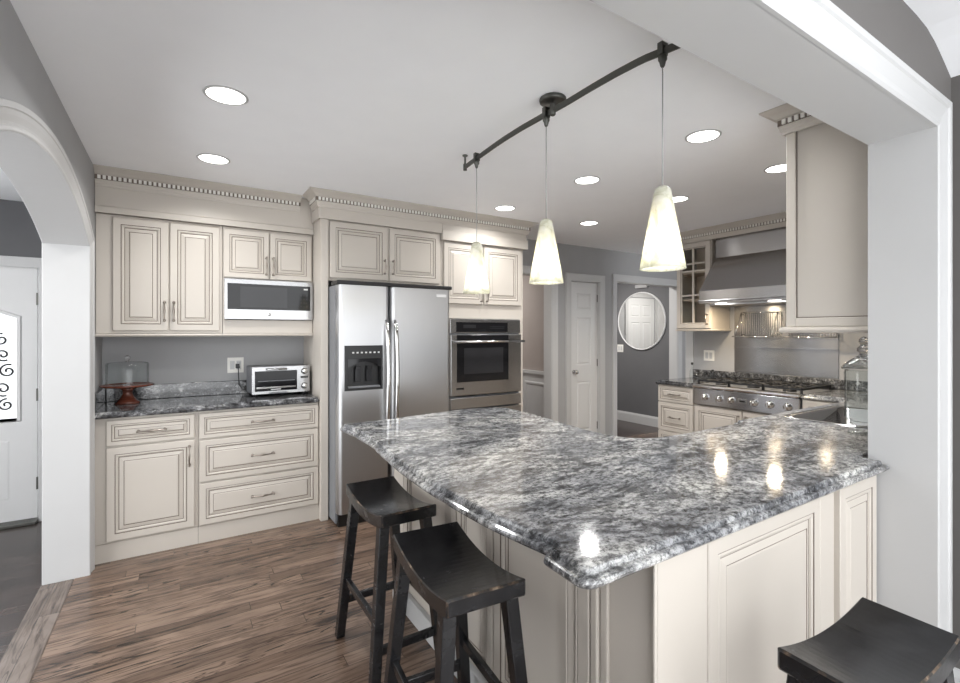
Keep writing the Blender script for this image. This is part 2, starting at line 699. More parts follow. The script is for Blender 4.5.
# arched wall
R_A, YC = 2.12, 2.62
arc = []
for i in range(25):
    y = 1.70 + (3.54 - 1.70) * i / 24
    arc.append((y, 2.117 - R_A + sqrt(R_A ** 2 - (y - YC) ** 2)))
poly = [(-1.0, -.13), (1.70, -.13)] + arc + [(3.54, -.13), (5.4, -.13), (5.4, 2.56), (-1.0, 2.56)]
side = [0] * len(poly)
for i in range(1, 1 + len(arc) + 1):
    side[i] = 1
struct('wall_left', MB().prism(poly, XH, XW, 'x', 0, side), ['wall', 'white'])
CAS = [(0, 0), (0, .012), (.006, .016), (.016, .016), (.02, .011), (.03, .013), (.05, .019), (.066, .022), (.07, .026), (.088, .026), (.09, .022), (.09, 0)]
path = [(3.54, 0.0)] + list(reversed(arc)) + [(1.70, 0.0)]
struct('trim_2', MB().sweep_plane(CAS, path, lambda u, v, h: (XW + h, u, v)), 'white')
struct('trim_3', MB().sweep_plane(CAS, path, lambda u, v, h: (XH - h, u, v)), 'white')

# back wall with three openings
b = MB()
for x0, x1, z0, z1 in ((XW, 2.82, 0, 2.6), (2.82, 3.655, 2.07, 2.6), (3.655, 3.945, 0, 2.6), (3.945, 4.435, 2.035, 2.6), (4.435, 4.735, 0, 2.6), (4.735, 6.0, 2.07, 2.6), (6.0, 6.7, 0, 2.6)):
    b.box(x0, x1, YB, YB + .13, z0, z1)
struct('wall_back', b, 'wall')
CAS2 = [(-.004, 0), (-.004, .012), (.01, .014), (.05, .016), (.07, .02), (.078, .02), (.08, 0)]


def casing(name, x0, x1, z1, y, legs=(True, True), depth=.13):
    path = ([(x0, 0)] if legs[0] else []) + [(x0, z1), (x1, z1)] + ([(x1, 0)] if legs[1] else [])
    path = list(path)
    mb = MB().sweep_plane([(-q, h) for q, h in CAS2], path, lambda u, v, h: (u, y - h, v))
    t = .012
    if legs[0]:
        mb.box(x0, x0 + t, y, y + depth, 0, z1)
    if legs[1]:
        mb.box(x1 - t, x1, y, y + depth, 0, z1)
    mb.box(x0, x1, y, y + depth, z1 - t, z1)
    return struct(name, mb, 'white')


casing('trim_4', 2.82, 3.655, 2.07, YB, (False, True))
casing('trim_5', 3.945, 4.435, 2.035, YB)
casing('trim_6', 4.735, 6.0, 2.07, YB)

# range wall, its cased end, and the outer wall past it
struct('wall_right', MB().box(XR, XR + .12, YF0, 3.27, 0, 2.6), 'wall')
b = MB()
b.box(6.6, 6.7, YF0, 1.0, 0, 2.6).box(6.6, 6.7, 2.6, YB + .13, 0, 2.6).box(6.6, 6.7, 1.0, 2.6, 0, .9).box(6.6, 6.7, 1.0, 2.6, 2.1, 2.6)
struct('wall_outer', b, 'wall')
w_ = thing('unseen_window_1', 'unseen window added to bring daylight through the passage behind the range wall', 'window', (6.6, 1.8, .9))  # unseen window, added so daylight reaches the back of the kitchen
w_['kind'] = 'structure'
obj('window_frame', MB().box(0, .08, -.8, -.74, 0, 1.2).box(0, .08, .74, .8, 0, 1.2).box(0, .08, -.74, .74, 0, .06).box(0, .08, -.74, .74, 1.14, 1.2).box(.02, .06, -.74, .74, .58, .62), 'white', w_)
obj('glass_pane', MB().box(.036, .04, -.74, .74, .06, 1.14), 'pane', w_)
struct('trim_7', MB().box(XR - .015, XR + .135, 3.27, 3.285, 0, 2.45).box(XR - .015, XR, 3.195, 3.27, 0, 2.45).box(XR + .12, XR + .135, 3.195, 3.27, 0, 2.45), 'white', bevel=.003)

# header wall with the wide opening the camera looks through
b = MB()
b.box(XW, XJ + .012, YF0, YF1, ZS + .012, 2.62)
b.box(XJ + .012, XR, YF0, YF1, 0, 2.62)
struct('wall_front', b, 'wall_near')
b = MB()
b.box(XW, XJ, YF0 - .001, YF1 + .002, ZS, ZS + .0115)
b.box(XJ, XJ + .0115, YF0 - .001, YF1 + .002, 0, ZS + .0115)
struct('trim_8', b, 'white')
CAS3 = [(-.006, 0), (-.006, .012), (.004, .017), (.014, .017), (.018, .011), (.03, .012), (.06, .018), (.074, .021), (.08, .027), (.1, .027), (.104, .022), (.104, 0)]
path = [(XJ + .006, 0), (XJ + .006, ZS + .006), (XW, ZS + .006)]
struct('trim_9', MB().sweep_plane(CAS3, path, lambda u, v, h: (u, YF0 - h, v)), 'white')
struct('wall_side', MB().box(2.525, 2.62, -1.0, YF0, 0, 2.5), 'wall_near')


def baseboard(name, p0, p1, h=.14):
    prof = [(0, 0), (.014, 0), (.014, h - .03), (.008, h - .01), (.005, h), (0, h)]
    return struct(name, MB().sweep(prof, [p0, p1]), 'white')


baseboard('baseboard_side', (2.525, YF0), (2.525, -0.55), .12)
baseboard('baseboard_front', (2.45, YF0), (2.525, YF0), .12)

# entrance hall beyond the arch: its unseen left side is left open further forward to let daylight in
struct('wall_hall_left', MB().box(-2.7, -2.6, 3.6, 5.4, -.13, 2.56), 'wall')  # unseen stub of wall, shaped to shade the front door
struct('wall_hall_light_stop', MB().box(-2.6, XH, -1.1, -1.0, -.13, 2.56), 'wall')  # unseen wall, added to cut the light falling on the arch jamb
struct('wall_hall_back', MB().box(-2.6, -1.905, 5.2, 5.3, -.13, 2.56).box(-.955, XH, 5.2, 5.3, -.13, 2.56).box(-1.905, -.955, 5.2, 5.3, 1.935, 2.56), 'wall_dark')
b = MB()
b.sweep_plane([(-q, h) for q, h in CAS2], [(-1.905, -.13), (-1.905, 1.935), (-.955, 1.935), (-.955, -.13)], lambda u, v, h: (u, 5.2 - h, v))
struct('trim_10', b, 'white')
# dining room and mirror hall behind the back wall
struct('wall_dining', MB().box(3.85, 3.95, YB + .13, 8, 0, 2.5), 'wall_taupe')
b = MB()
b.box(3.835, 3.85, YB + .13, 8, 0, .88)
b.box(3.815, 3.85, YB + .13, 8, .88, .92)
for y in (4.36, 5.02, 5.68):
    pr = [(0, .0), (.012, .008), (.03, .008), (.05, .0)]
    for i in range(1):
        rings = [[(3.835 - d, y + q, .2 + q), (3.835 - d, y + .58 - q, .2 + q), (3.835 - d, y + .58 - q, .78 - q), (3.835 - d, y + q, .78 - q)] for q, d in pr]
        b.loft(rings, 0, True, (False, False))
struct('trim_11', b, 'white')
struct('wall_dining_left', MB().box(2.6, 2.7, YB + .13, 7.9, 0, 2.5), 'wall_taupe')
struct('wall_dining_back', MB().box(2.6, 3.85, 7.9, 8, 0, 2.5), 'wall_taupe')
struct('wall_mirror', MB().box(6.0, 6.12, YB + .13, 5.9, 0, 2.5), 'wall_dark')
baseboard('baseboard_mirror', (6.0, 5.8), (6.0, YB + .14), .15)
struct('wall_closet', MB().box(3.95, 4.38, 5.8, 5.9, 0, 2.5).box(5.14, 6.0, 5.8, 5.9, 0, 2.5).box(4.38, 5.14, 5.8, 5.9, 2.05, 2.5), 'wall')
struct('trim_12', MB().sweep_plane([(-q, h) for q, h in CAS2], [(4.38, 0), (4.38, 2.05), (5.14, 2.05), (5.14, 0)], lambda u, v, h: (u, 5.8 - h, v)), 'white')


# ------------------------------------------------------------------ doors
def round_knob(parent, x, y, z, mat='chrome', flip=1):
    mb = MB().lathe([(0, -.0), (.026, -.0), (.026, -.006), (.010, -.010), (.010, -.03), (.020, -.036), (.027, -.048), (.024, -.06), (.012, -.066), (0, -.067)],
                    (0, 0, 0), 20, axis='y')
    o = obj('door_knob', mb, mat, parent)
    o.location = (x, y, z)
    return o


d1 = thing('door_1', 'white narrow three panel pantry door with round chrome knob in back wall', 'door', (3.957, YB + .03, 0.01))
d1['kind'] = 'structure'
mb = MB()
W, H, T = .466, 2.008, .035
# slab with sunken panels: a frame of strips around each panel
pz = [(.20, .80), (1.00, 1.58), (1.68, 1.87)]
mb.box(0, .115, 0, T, 0, H).box(W - .115, W, 0, T, 0, H)
zs = [0] + [v for p in pz for v in p] + [H]
for a, c in zip(zs[0::2], zs[1::2]):
    mb.box(.115, W - .115, 0, T, a, c)
for a, c in pz:
    mb.wpanel(.115, W - .115, a, c, 0)
obj('door_slab', mb, 'door_white', d1)
round_knob(d1, .07, 0, .92)
for z in (.24, 1.02, 1.82):
    obj('hinge', MB().box(W - .006, W + .006, -.008, .004, z - .045, z + .045), 'pewter', d1)

d2 = thing('door_2', 'white front door with arched scrollwork glass seen through the arch', 'door', (-1.89, 5.21, -.10))
d2['kind'] = 'structure'
W, H, T = .92, 2.036, .045
mb = MB()
arcp = [(.12 + .68 * i / 16, 1.62 + .09 * sin(pi * i / 16)) for i in range(17)]
mb.prism([(0, 0), (W, 0), (W, .82), (0, .82)], 0, T, 'y')
mb.prism([(0, .82), (.12, .82), (.12, 1.62), (0, 1.62)], 0, T, 'y')
mb.prism([(.80, .82), (W, .82), (W, 1.62), (.80, 1.62)], 0, T, 'y')
mb.prism([(0, 1.62)] + arcp + [(W, 1.62), (W, H), (0, H)], 0, T, 'y')
for x0, x1 in ((.13, .43), (.49, .79)):
    prf = [(0, 0), (.008, -.006), (.016, -.008), (.04, .002), (.05, .003)]
    rings = [[(x0 + i, -d, .14 + i), (x1 - i, -d, .14 + i), (x1 - i, -d, .68 - i), (x0 + i, -d, .68 - i)] for i, d in prf]
    mb.loft(rings, 0, True, (False, True))
obj('door_slab', mb, 'door_white', d2)
glp = [(.12, .82), (.80, .82)] + list(reversed(arcp))
k = NT('frosted_daylight_glow')
k.b.inputs['Base Color'].default_value = lin((225, 228, 230))
k.set(Roughness=.3)
k.b.inputs['Emission Color'].default_value = lin((240, 244, 248))
k.b.inputs['Emission Strength'].default_value = .5  # pane glows by itself, standing in for daylight outside the door
pan = obj('glass_pane', MB().prism(glp, .014, .022, 'y'), k.m, d2)
fr = MB()
cl = glp + [glp[0]]
fr.sweep_plane([(-.0, 0), (-.0, .014), (.02, .014), (.028, 0)], glp + [glp[0], glp[1]], lambda u, v, h: (u, -h, v))
obj('glass_frame', fr, 'door_white', d2)
sc_ = MB()


def spiral(cx, cz, r0, turns, a0, sgn, x_flip=1):
    pts = []
    for i in range(26):
        t = i / 25
        r = r0 * (1 - .85 * t)
        a = a0 + sgn * turns * 2 * pi * t
        pts.append((cx + x_flip * r * cos(a), .008, cz + r * sin(a)))
    sc_.tube(pts, .007, 6)


for sx in (-1, 1):
    for q, (cx, cz, r, a0, sg) in enumerate(((.22, .93, .05, 1.5, 1), (.20, 1.06, .06, -1.2, -1), (.23, 1.20, .055, 1.2, 1), (.20, 1.33, .05, -1.0, -1), (.19, 1.45, .05, 1.4, 1), (.13, 1.55, .045, -1, -1), (.12, 1.12, .045, .5, 1), (.13, 1.30, .04, 3.4, -1), (.10, 1.42, .035, 2.4, 1))):
        spiral(.46 + sx * (cx + .055), cz, r, 1.4, a0, sg, sx)
obj('scrollwork', sc_, 'iron', d2)
for z in (.28, 1.0, 1.78):
    obj('hinge', MB().box(W - .004, W + .01, -.012, .004, z - .05, z + .05), 'pewter', d2)
struct('trim_13', MB().box(-1.9, -.96, 5.12, 5.27, -.13, -.105), 'pewter', bevel=.004)

for n_, (x0, y0, lab) in enumerate(((4.382, 5.815, 'white six panel door in the mirror hall seen in the round mirror'), (3.56, 5.77, 'second white six panel door at the right edge of the round mirror'))):
    d = thing('door_%d' % (3 + n_), lab, 'door', (x0, y0, .01))
    d['kind'] = 'structure'
    W, H, T = .755, 2.03, .025
    mb = MB()
    pz = [(.2, .78), (.96, 1.58), (1.68, 1.9)]
    xs = [(.11, .335), (.42, .645)]
    mb.box(0, .11, 0, T, 0, H).box(.335, .42, 0, T, 0, H).box(.645, W, 0, T, 0, H)
    zs = [0] + [v for p in pz for v in p] + [H]
    for xa, xb in xs:
        for a, c in zip(zs[0::2], zs[1::2]):
            mb.box(xa, xb, 0, T, a, c)
        for a, c in pz:
            mb.wpanel(xa, xb, a, c, 0)
    obj('door_slab', mb, 'door_white', d)
    round_knob(d, .06, 0, .95)


# ------------------------------------------------------------------ cabinet helpers
def pull(parent, x, z, y, length=.13, vertical=False, mat='nickel'):
    """bar pull standing off the face at y (outward -y)"""
    mb = MB()
    h = length / 2
    pts = []
    for i in range(13):
        t = -1 + 2 * i / 12
        pts.append((t * h, -.026 - .006 * (1 - t * t), 0))
    rr = [.0042 + .0028 * math.exp(-((-1 + 2 * i / 12) * 3.2) ** 2) for i in range(13)]
    mb.tube(pts, rr, 8)
    for s in (-1, 1):
        mb.tube([(s * h * .92, 0, 0), (s * h * .92, -.027, 0)], .005, 8)
        mb.lathe([(0, 0), (.009, 0), (.009, -.004), (.005, -.006)], (s * h * .92, 0, 0), 12, axis='y')
        mb.lathe([(0, -.007), (.006, -.004), (.007, 0), (.006, .004), (0, .007)], (s * h, -.026, 0), 10, axis='x')
    o = obj('handle', mb, mat, parent)
    o.location = (x, y, z)
    if vertical:
        o.rotation_euler = (0, radians(90), 0)
    return o


def cab_door(parent, x0, x1, z0, z1, yb, pull_at=None, vertical=True, name='door', k=1.0, fr=.042, plen=.13):
    o = obj(name, MB().panel(x0, x1, z0, z1, yb, .02, fr, k), ['cream', 'glaze'], parent)
    if pull_at:
        pull(o, pull_at[0], pull_at[1], yb - .02, plen, vertical)
    return o


def drawer(parent, x0, x1, z0, z1, yb, plen=.13):
    k = .75 if z1 - z0 < .24 else .95
    fr = .026 if z1 - z0 < .24 else .036
    return cab_door(parent, x0, x1, z0, z1, yb, ((x0 + x1) / 2, (z0 + z1) / 2), False, 'drawer', k, fr, plen)


# ------------------------------------------------------------------ left run: base cabinets
YC0 = 3.68      # carcass front; fronts stand 2 cm proud
c = thing('base_cabinet', 'cream glazed base cabinet with one drawer over one door, beside the arch', 'cabinet', (XW + .002, YC0, 0))
obj('carcass', MB().box(0, .556, 0, .515, .115, .884), 'cream', c, .002)
obj('toe_kick', MB().box(0, .556, .002, .02, 0, .113), 'cream', c)
ox = -(XW + .002)
drawer(c, ox - .37, ox + .092, .712, .868, 0, .15)
cab_door(c, ox - .37, ox + .092, .128, .70, 0, (ox + .062, .60), plen=.13)
c = thing('drawer_cabinet', 'cream glazed base cabinet of three wide drawers beside the refrigerator panel', 'cabinet', (.115, YC0, 0))
obj('carcass', MB().box(0, .78, 0, .515, .115, .884), 'cream', c, .002)
obj('toe_kick', MB().box(0, .78, .002, .02, 0, .113), 'cream', c)
for z0, z1 in ((.70, .868), (.412, .688), (.125, .40)):
    drawer(c, .006, .775, z0, z1, 0, .145)

ct = thing('countertop', 'dark grey granite countertop with backsplash under the toaster oven', 'countertop', (0, 0, 0))
ZL = .925
mb = MB()
slab(mb, [(XW + .002, 3.63), (.868, 3.63), (.894, 3.645), (.894, 4.197), (XW + .002, 4.197)], ZL, .04, None, False)
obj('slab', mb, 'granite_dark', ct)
obj('backsplash', MB().box(XW + .024, .894, 4.178, 4.197, ZL + .001, ZL + .105).box(XW + .002, XW + .022, 3.70, 4.197, ZL + .001, ZL + .105), 'granite_dark', ct, .003)

# ------------------------------------------------------------------ left run: wall cabinets
YU = 3.87
c = thing('wall_cabinet', 'tall cream glazed double door wall cabinet above the cake stand', 'cabinet', (XW + .002, YU, 1.40))
obj('carcass', MB().box(0, .712, 0, .328, .0, .77), 'cream', c, .002)
ox = -(XW + .002)
cab_door(c, ox - .356, ox - .056, .02, .752, 0, (ox - .077, .15))
cab_door(c, ox - .046, ox + .249, .02, .752, 0, (ox - .024, .15))
obj('light_rail', MB().sweep([(0, 0), (.012, .002), (.018, .01), (.014, .018), (0, .02)], [(0, 0), (.712, 0)], -.021), 'cream', c)
c = thing('microwave_cabinet', 'short cream glazed double door cabinet built around the microwave', 'cabinet', (.272, YU, 1.40))
b = MB().box(0, .622, 0, .328, .398, .77).box(0, .622, 0, .328, 0, .10).box(0, .012, 0, .328, .1, .398).box(.612, .622, 0, .328, .1, .398).box(.012, .612, .30, .328, .1, .398)
obj('carcass', b, 'cream', c, .002)
cab_door(c, .004, .304, .405, .752, 0, (.284, .50), k=.85, fr=.036)
cab_door(c, .312, .61, .405, .752, 0, (.332, .50), k=.85, fr=.036)
obj('light_rail', MB().sweep([(0, 0), (.012, .002), (.018, .01), (.014, .018), (0, .02)], [(0, 0), (.622, 0)], -.021), 'cream', c)

CROWN = [(.0008, -.112), (.010, -.112), (.012, -.102), (.018, -.096), (.020, -.084), (.024, -.078), (.024, -.042), (.034, -.038), (.05, -.022), (.068, -.014), (.074, -.010), (.082, -.006), (.082, 0), (.0008, 0)]


def dentils(mb, p0, p1, pitch=.0265, w=.0155, m=0):
    p0, p1 = Vector(p0), Vector(p1)
    d = (p1 - p0)
    L = d.length
    d.normalize()
    nrm = Vector((d.y, -d.x))
    n = int(L / pitch)
    for i in range(n):
        a = p0 + d * (i + .25) * pitch
        b_ = a + d * w
        q = [a + nrm * .022, b_ + nrm * .022, b_ + nrm * .034, a + nrm * .034]
        mb.loft([[(p.x, p.y, CEIL - .070) for p in q], [(p.x, p.y, CEIL - .048) for p in q]], m)


def crown(name, label, path, dents):
    t = thing(name, label, 'crown molding', (0, 0, 0))
    obj('molding', MB().sweep(CROWN, path, CEIL - .001), ['cream'], t)
    mb = MB()
    for a, b_ in dents:
        dentils(mb, a, b_)
    obj('dentil_band', mb, 'plate', t)
    # dark glaze worked into the recess behind the dentils
    gb = MB()
    gb.sweep([(.0244, -.072), (.0254, -.072), (.0254, -.045), (.0244, -.045)], path, CEIL - .001)
    obj('recess_band', gb, 'glaze', t)
    return t


YCR = 3.845
t = thing('frieze_board', 'long plain cream frieze board above the left wall cabinets', 'frieze board', (0, 0, 0))
obj('board', MB().box(XW + .002, .894, YCR, 4.197, 2.173, CEIL - .002), 'cream', t)
obj('bead', MB().sweep([(0, 0), (.012, 0), (.012, .038), (.006, .044), (0, .046)], [(XW + .002, YCR), (.894, YCR)], 2.172), 'cream', t)
crown('crown_molding', 'cream crown molding with dentils above the left wall cabinets', [(XW + .002, YCR), (.794, YCR)], [((XW + .01, YCR), (.785, YCR))])

# ------------------------------------------------------------------ refrigerator surround and oven tower
YT = 3.62
c = thing('refrigerator_cabinet', 'cream surround with tall side panel and double doors above the refrigerator', 'cabinet', (0, 0, 0))
obj('side_panel', MB().box(.897, .952, YT, 4.197, 0, CEIL - .002), 'cream', c, .003)
obj('carcass', MB().box(.953, 1.905, YT + .02, 4.197, 1.80, CEIL - .002), 'cream', c)
cab_door(c, .966, 1.420, 1.822, 2.246, YT + .02, (1.395, 1.93), plen=.11)
cab_door(c, 1.440, 1.895, 1.822, 2.246, YT + .02, (1.465, 1.93), plen=.11)
obj('frieze', MB().box(.878, 1.905, YT - .022, YT + .019, 2.255, CEIL - .003).box(.878, .896, YT + .02, YCR - .01, 2.255, CEIL - .003), 'cream', c, .003)

c = thing('oven_cabinet', 'tall cream cabinet with double doors housing the wall oven', 'cabinet', (0, 0, 0))
b = MB().box(1.907, 2.80, YT + .02, 4.197, 1.53, CEIL - .003).box(1.907, 2.80, YT + .02, 4.197, 0, .62).box(1.907, 1.985, YT + .02, 4.197, .62, 1.53).box(2.755, 2.80, YT + .02, 4.197, .62, 1.53).box(1.985, 2.755, 4.17, 4.197, .62, 1.53)
obj('carcass', b, 'cream', c, .002)
cab_door(c, 1.935, 2.335, 1.66, 2.185, YT + .02, (2.312, 1.74), plen=.11)
cab_door(c, 2.347, 2.765, 1.66, 2.185, YT + .02, (2.37, 1.74), plen=.11)
cab_door(c, 1.935, 2.335, .125, .60, YT + .02, (2.312, .52))
cab_door(c, 2.347, 2.765, .125, .60, YT + .02, (2.37, .52))
obj('frieze', MB().box(1.906, 2.815, YT - .022, YT + .019, 2.285, CEIL - .003).box(1.906, 2.825, YT - .03, YT + .019, 2.20, 2.284), 'cream', c, .003)
obj('toe_kick', MB().box(1.907, 2.80, YT + .018, YT + .0199, 0, .11), 'cream', c)
YK = YT - .022
crown('crown_molding', 'cream crown molding with dentils stepping out above refrigerator and oven', [(.878, YCR - .075), (.878, YK), (2.815, YK), (2.815, 4.19)],
      [((.878, YCR - .09), (.878, YK - .01)), ((.862, YK), (2.83, YK)), ((2.815, YK), (2.815, 4.1))])

# ------------------------------------------------------------------ refrigerator
f = thing('refrigerator', 'stainless steel side by side refrigerator with black ice dispenser', 'refrigerator', (0, 0, 0))
obj('case', MB().box(.960, 1.880, 3.47, 4.17, .02, 1.752), 'fridge_side', f, .004)
obj('top_cap', MB().box(.955, 1.886, 3.39, 3.56, 1.754, 1.782), 'black', f, .006)
obj('base_grille', MB().box(.975, 1.87, 3.44, 3.50, .0, .095), 'black', f, .003)


def fridge_door(x0, x1, hole=None):
    yf, ybk = 3.40, 3.465
    n = 10
    # gently rounded left and right edges
    prof = []
    for i in range(n + 1):
        a = pi / 2 * i / n
        prof.append((x0 + .03 * (1 - sin(a)) if False else x0 + .032 * (1 - cos(a)), ybk - .0 - (ybk - yf) * sin(a)))
    right = [(x1 - (p[0] - x0), p[1]) for p in reversed(prof)]
    outl = prof + right
    mb = MB()
    if hole is None:
        mb.prism(outl, .10, 1.752, 'z')
    else:
        hx0, hx1, hz0, hz1 = hole
        mb.prism(outl, .10, hz0, 'z')
        mb.prism(outl, hz1, 1.752, 'z')
        left = [p for p in prof if p[0] < hx0] + [(hx0, yf), (hx0, ybk)]
        mb.prism(left, hz0, hz1, 'z')
        rgt = [(hx1, ybk), (hx1, yf)] + right
        mb.prism(rgt, hz0, hz1, 'z')
        mb.box(hx0, hx1, ybk - .004, ybk, hz0, hz1)
    return mb


dl = obj('door', fridge_door(.962, 1.354, (1.008, 1.295, .985, 1.312)), 'steel', f)
dr_ = obj('door', fridge_door(1.360, 1.882), 'steel', f)


def bow(x, parent):
    pts, rr = [], []
    for i in range(21):
        t = i / 20
        pts.append((x, 3.398 - .05 * sin(pi * t) ** .55, .62 + (1.50 - .62) * t))
        rr.append(.016 if 0 < i < 20 else .011)
    obj('handle', MB().tube(pts, rr, 10), 'chrome', parent)


bow(1.322, dl)
bow(1.393, dr_)
obj('badge', MB().box(1.745, 1.835, 3.396, 3.3995, 1.69, 1.712), 'label_grey', dr_, .001)
d = obj('dispenser', MB().box(1.008, 1.295, 3.393, 3.455, 1.215, 1.312).box(1.008, 1.03, 3.393, 3.455, .985, 1.215).box(1.28, 1.295, 3.393, 3.455, .985, 1.215)
        .box(1.03, 1.28, 3.393, 3.455, .985, 1.005).box(1.03, 1.28, 3.448, 3.455, 1.005, 1.215), 'black', dl, .002)
arch_ = [(1.03 + .25 * i / 12, 1.150 + .045 * sin(pi * i / 12)) for i in range(13)]
obj('hood_arch', MB().prism(arch_ + [(1.28, 1.216), (1.03, 1.216)], 3.394, 3.41, 'y'), 'black_glass', d)
obj('drip_tray', MB().box(1.035, 1.275, 3.398, 3.44, 1.005, 1.016), 'fridge_side', d)
for x in (1.115, 1.20):
    obj('paddle', MB().box(x - .022, x + .022, 3.425, 3.434, 1.045, 1.14).box(x - .02, x + .02, 3.41, 3.43, 1.135, 1.16), 'grey_glass', d, .003)
for i in range(7):
    obj('button', MB().box(1.062 + i * .032, 1.076 + i * .032, 3.3905, 3.3928, 1.255, 1.266), 'label_grey', d)

# ------------------------------------------------------------------ wall oven and warming drawer
o = thing('wall_oven', 'stainless steel built in wall oven with black glass window', 'oven', (0, 0, 0))
yo = YT + .015
obj('case', MB().box(1.99, 2.75, yo + .003, 4.16, .845, 1.525), 'fridge_side', o)
cp = obj('control_panel', MB().box(1.99, 2.75, yo - .022, yo + .002, 1.40, 1.525), 'steel_h', o, .003)
obj('display', MB().box(2.05, 2.60, yo - .0255, yo - .0225, 1.412, 1.498), 'black_glass', cp)
for i, (x0, x1, z0, z1) in enumerate(((2.12, 2.25, 1.445, 1.475), (2.40, 2.56, 1.455, 1.462), (2.40, 2.56, 1.44, 1.446), (2.28, 2.36, 1.425, 1.43))):
    obj('display_print', MB().box(x0, x1, yo - .0262, yo - .0256, z0, z1), 'grey_glass', cp)
od = obj('door', MB().box(1.99, 2.75, yo - .035, yo + .002, .852, 1.388), 'steel_h', o, .004)
obj('window', MB().box(2.05, 2.60, yo - .0385, yo - .0355, .97, 1.385), 'black_glass', od)
obj('inner_window', MB().box(2.12, 2.54, yo - .0392, yo - .0386, 1.04, 1.27), 'grey_glass', od)
mb = MB().tube([(1.985, yo - .085, 1.325), (2.748, yo - .085, 1.325)], .012, 12)
for x in (2.01, 2.735):
    mb.tube([(x, yo - .034, 1.325), (x, yo - .085, 1.325)], .010, 8)
obj('handle', mb, 'chrome', od)
obj('badge', MB().box(2.045, 2.12, yo - .0365, yo - .0355, .905, .922), 'black', od)
w = thing('warming_drawer', 'stainless steel warming drawer directly below the wall oven', 'warming drawer', (0, 0, 0))
obj('case', MB().box(1.99, 2.75, yo + .003, 4.16, .625, .838), 'fridge_side', w)
wd = obj('drawer_front', MB().box(1.99, 2.75, yo - .035, yo + .002, .735, .832), 'steel_h', w, .004)
obj('lower_front', MB().box(1.99, 2.75, yo - .035, yo + .002, .628, .722), 'steel_h', w, .004)
mb = MB().tube([(2.05, yo - .07, .79), (2.69, yo - .07, .79)], .009, 10)
for x in (2.08, 2.66):
    mb.tube([(x, yo - .034, .79), (x, yo - .07, .79)], .008, 8)

# ------------------------------------------------------------------ microwave
mw = thing('microwave', 'stainless built in microwave with dark window in the wall cabinet', 'microwave', (0, 0, 0))
ym = YU - .018
obj('case', MB().box(.287, .880, ym + .003, 4.16, 1.506, 1.792), 'black', mw)
obj('face', MB().box(.279, .889, ym - .02, ym + .002, 1.503, 1.796), 'steel_h', mw, .003)
obj('window', MB().box(.298, .868, ym - .0235, ym - .0205, 1.575, 1.762), 'black_glass', mw)
obj('screen', MB().box(.38, .70, ym - .0242, ym - .0236, 1.592, 1.742), 'grey_glass', mw)
obj('clock', MB().box(.82, .85, ym - .0245, ym - .0236, 1.733, 1.744), 'label_grey', mw)
for r_ in range(4):
    for q in range(3):
        obj('button', MB().box(.795 + q * .02, .807 + q * .02, ym - .0242, ym - .0236, 1.60 + r_ * .028, 1.612 + r_ * .028), 'grey_glass', mw)
obj('emblem', MB().lathe([(0, -.003), (.011, -.003), (.012, 0), (.012, .001)], (.575, ym - .0205, 1.54), 20, axis='y'), 'chrome', mw)

# ------------------------------------------------------------------ things on the left counter
cs = thing('cake_stand', 'red brown wooden pedestal cake stand under a glass dome', 'cake stand', (-.290, 4.02, ZL + .0008))
obj('plate', MB().lathe([(0, .125), (.14, .125), (.145, .129), (.152, .127), (.150, .119), (.12, .112), (.04, .104), (0, .103)], n=48), 'cherry', cs)
obj('pedestal', MB().lathe([(.07, 0), (.072, .006), (.06, .018), (.04, .04), (.028, .065), (.03, .09), (.045, .103)], n=32, caps=(True, True)), 'cherry', cs)
gd = obj('glass_dome', MB().lathe([(.121, .002), (.121, .135), (.116, .146), (.10, .151), (.02, .153), (0, .153)], n=48), 'dome')
obj('knob', MB().lathe([(0, .1535), (.009, .1535), (.007, .162), (.009, .166), (.017, .178), (.015, .19), (.006, .197), (0, .198)], n=20), 'glass', gd)
gd.location = (-.290, 4.02, ZL + .129)
tag(gd, 'clear glass cake dome with ball knob covering the wooden stand', 'glass dome')

t = thing('toaster_oven', 'silver countertop toaster oven plugged in beside the refrigerator panel', 'toaster oven', (.46, 3.86, ZL + .0008), radians(1.5))
obj('body', MB().box(0, .415, .02, .27, .02, .222), 'fridge_side', t, .006)
fc = obj('face', MB().box(0, .415, 0, .02, .018, .226), 'steel_h', t, .004)
obj('door_glass', MB().box(.02, .318, -.004, -.0005, .042, .192), 'black_glass', fc, .001)
obj('tray', MB().box(.03, .308, -.0062, -.0042, .062, .074), 'chrome', fc)
obj('rack', MB().box(.04, .30, -.006, -.0042, .115, .119), 'fridge_side', fc)
mb = MB().tube([(.10, -.03, .205), (.24, -.03, .205)], .008, 10)
for x in (.11, .23):
    mb.tube([(x, 0, .205), (x, -.03, .205)], .006, 8)
obj('handle', mb, 'steel_h', fc)
for z in (.182, .068):
    kb = obj('knob', MB().lathe([(.024, -.001), (.024, -.006), (.018, -.008), (.018, -.02), (.014, -.022), (0, -.022)], (.372, 0, z), 24, axis='y'), 'chrome', fc)
obj('display', MB().box(.345, .40, -.004, -.0005, .128, .142), 'black', fc)
obj('badge', MB().box(.13, .20, -.0062, -.0042, .05, .056), 'label_grey', fc)
obj('crumb_lip', MB().box(.12, .25, -.012, -.0005, .022, .032), 'fridge_side', fc)
for x in (.03, .385):
    for y in (.03, .24):
        obj('foot', MB().lathe([(0, 0), (.014, 0), (.016, .02), (0, .02)], (x, y, 0), 12), 'black', t)
cord = MB().tube([(-.056, .322, .22), (-.052, .308, .19), (-.05, .31, .13), (-.045, .30, .07), (-.02, .29, .03), (.02, .268, .05)], .004, 8)
cord.box(-.07, -.042, .314, .332, .20, .235)
obj('power_cord', cord, 'black', t)


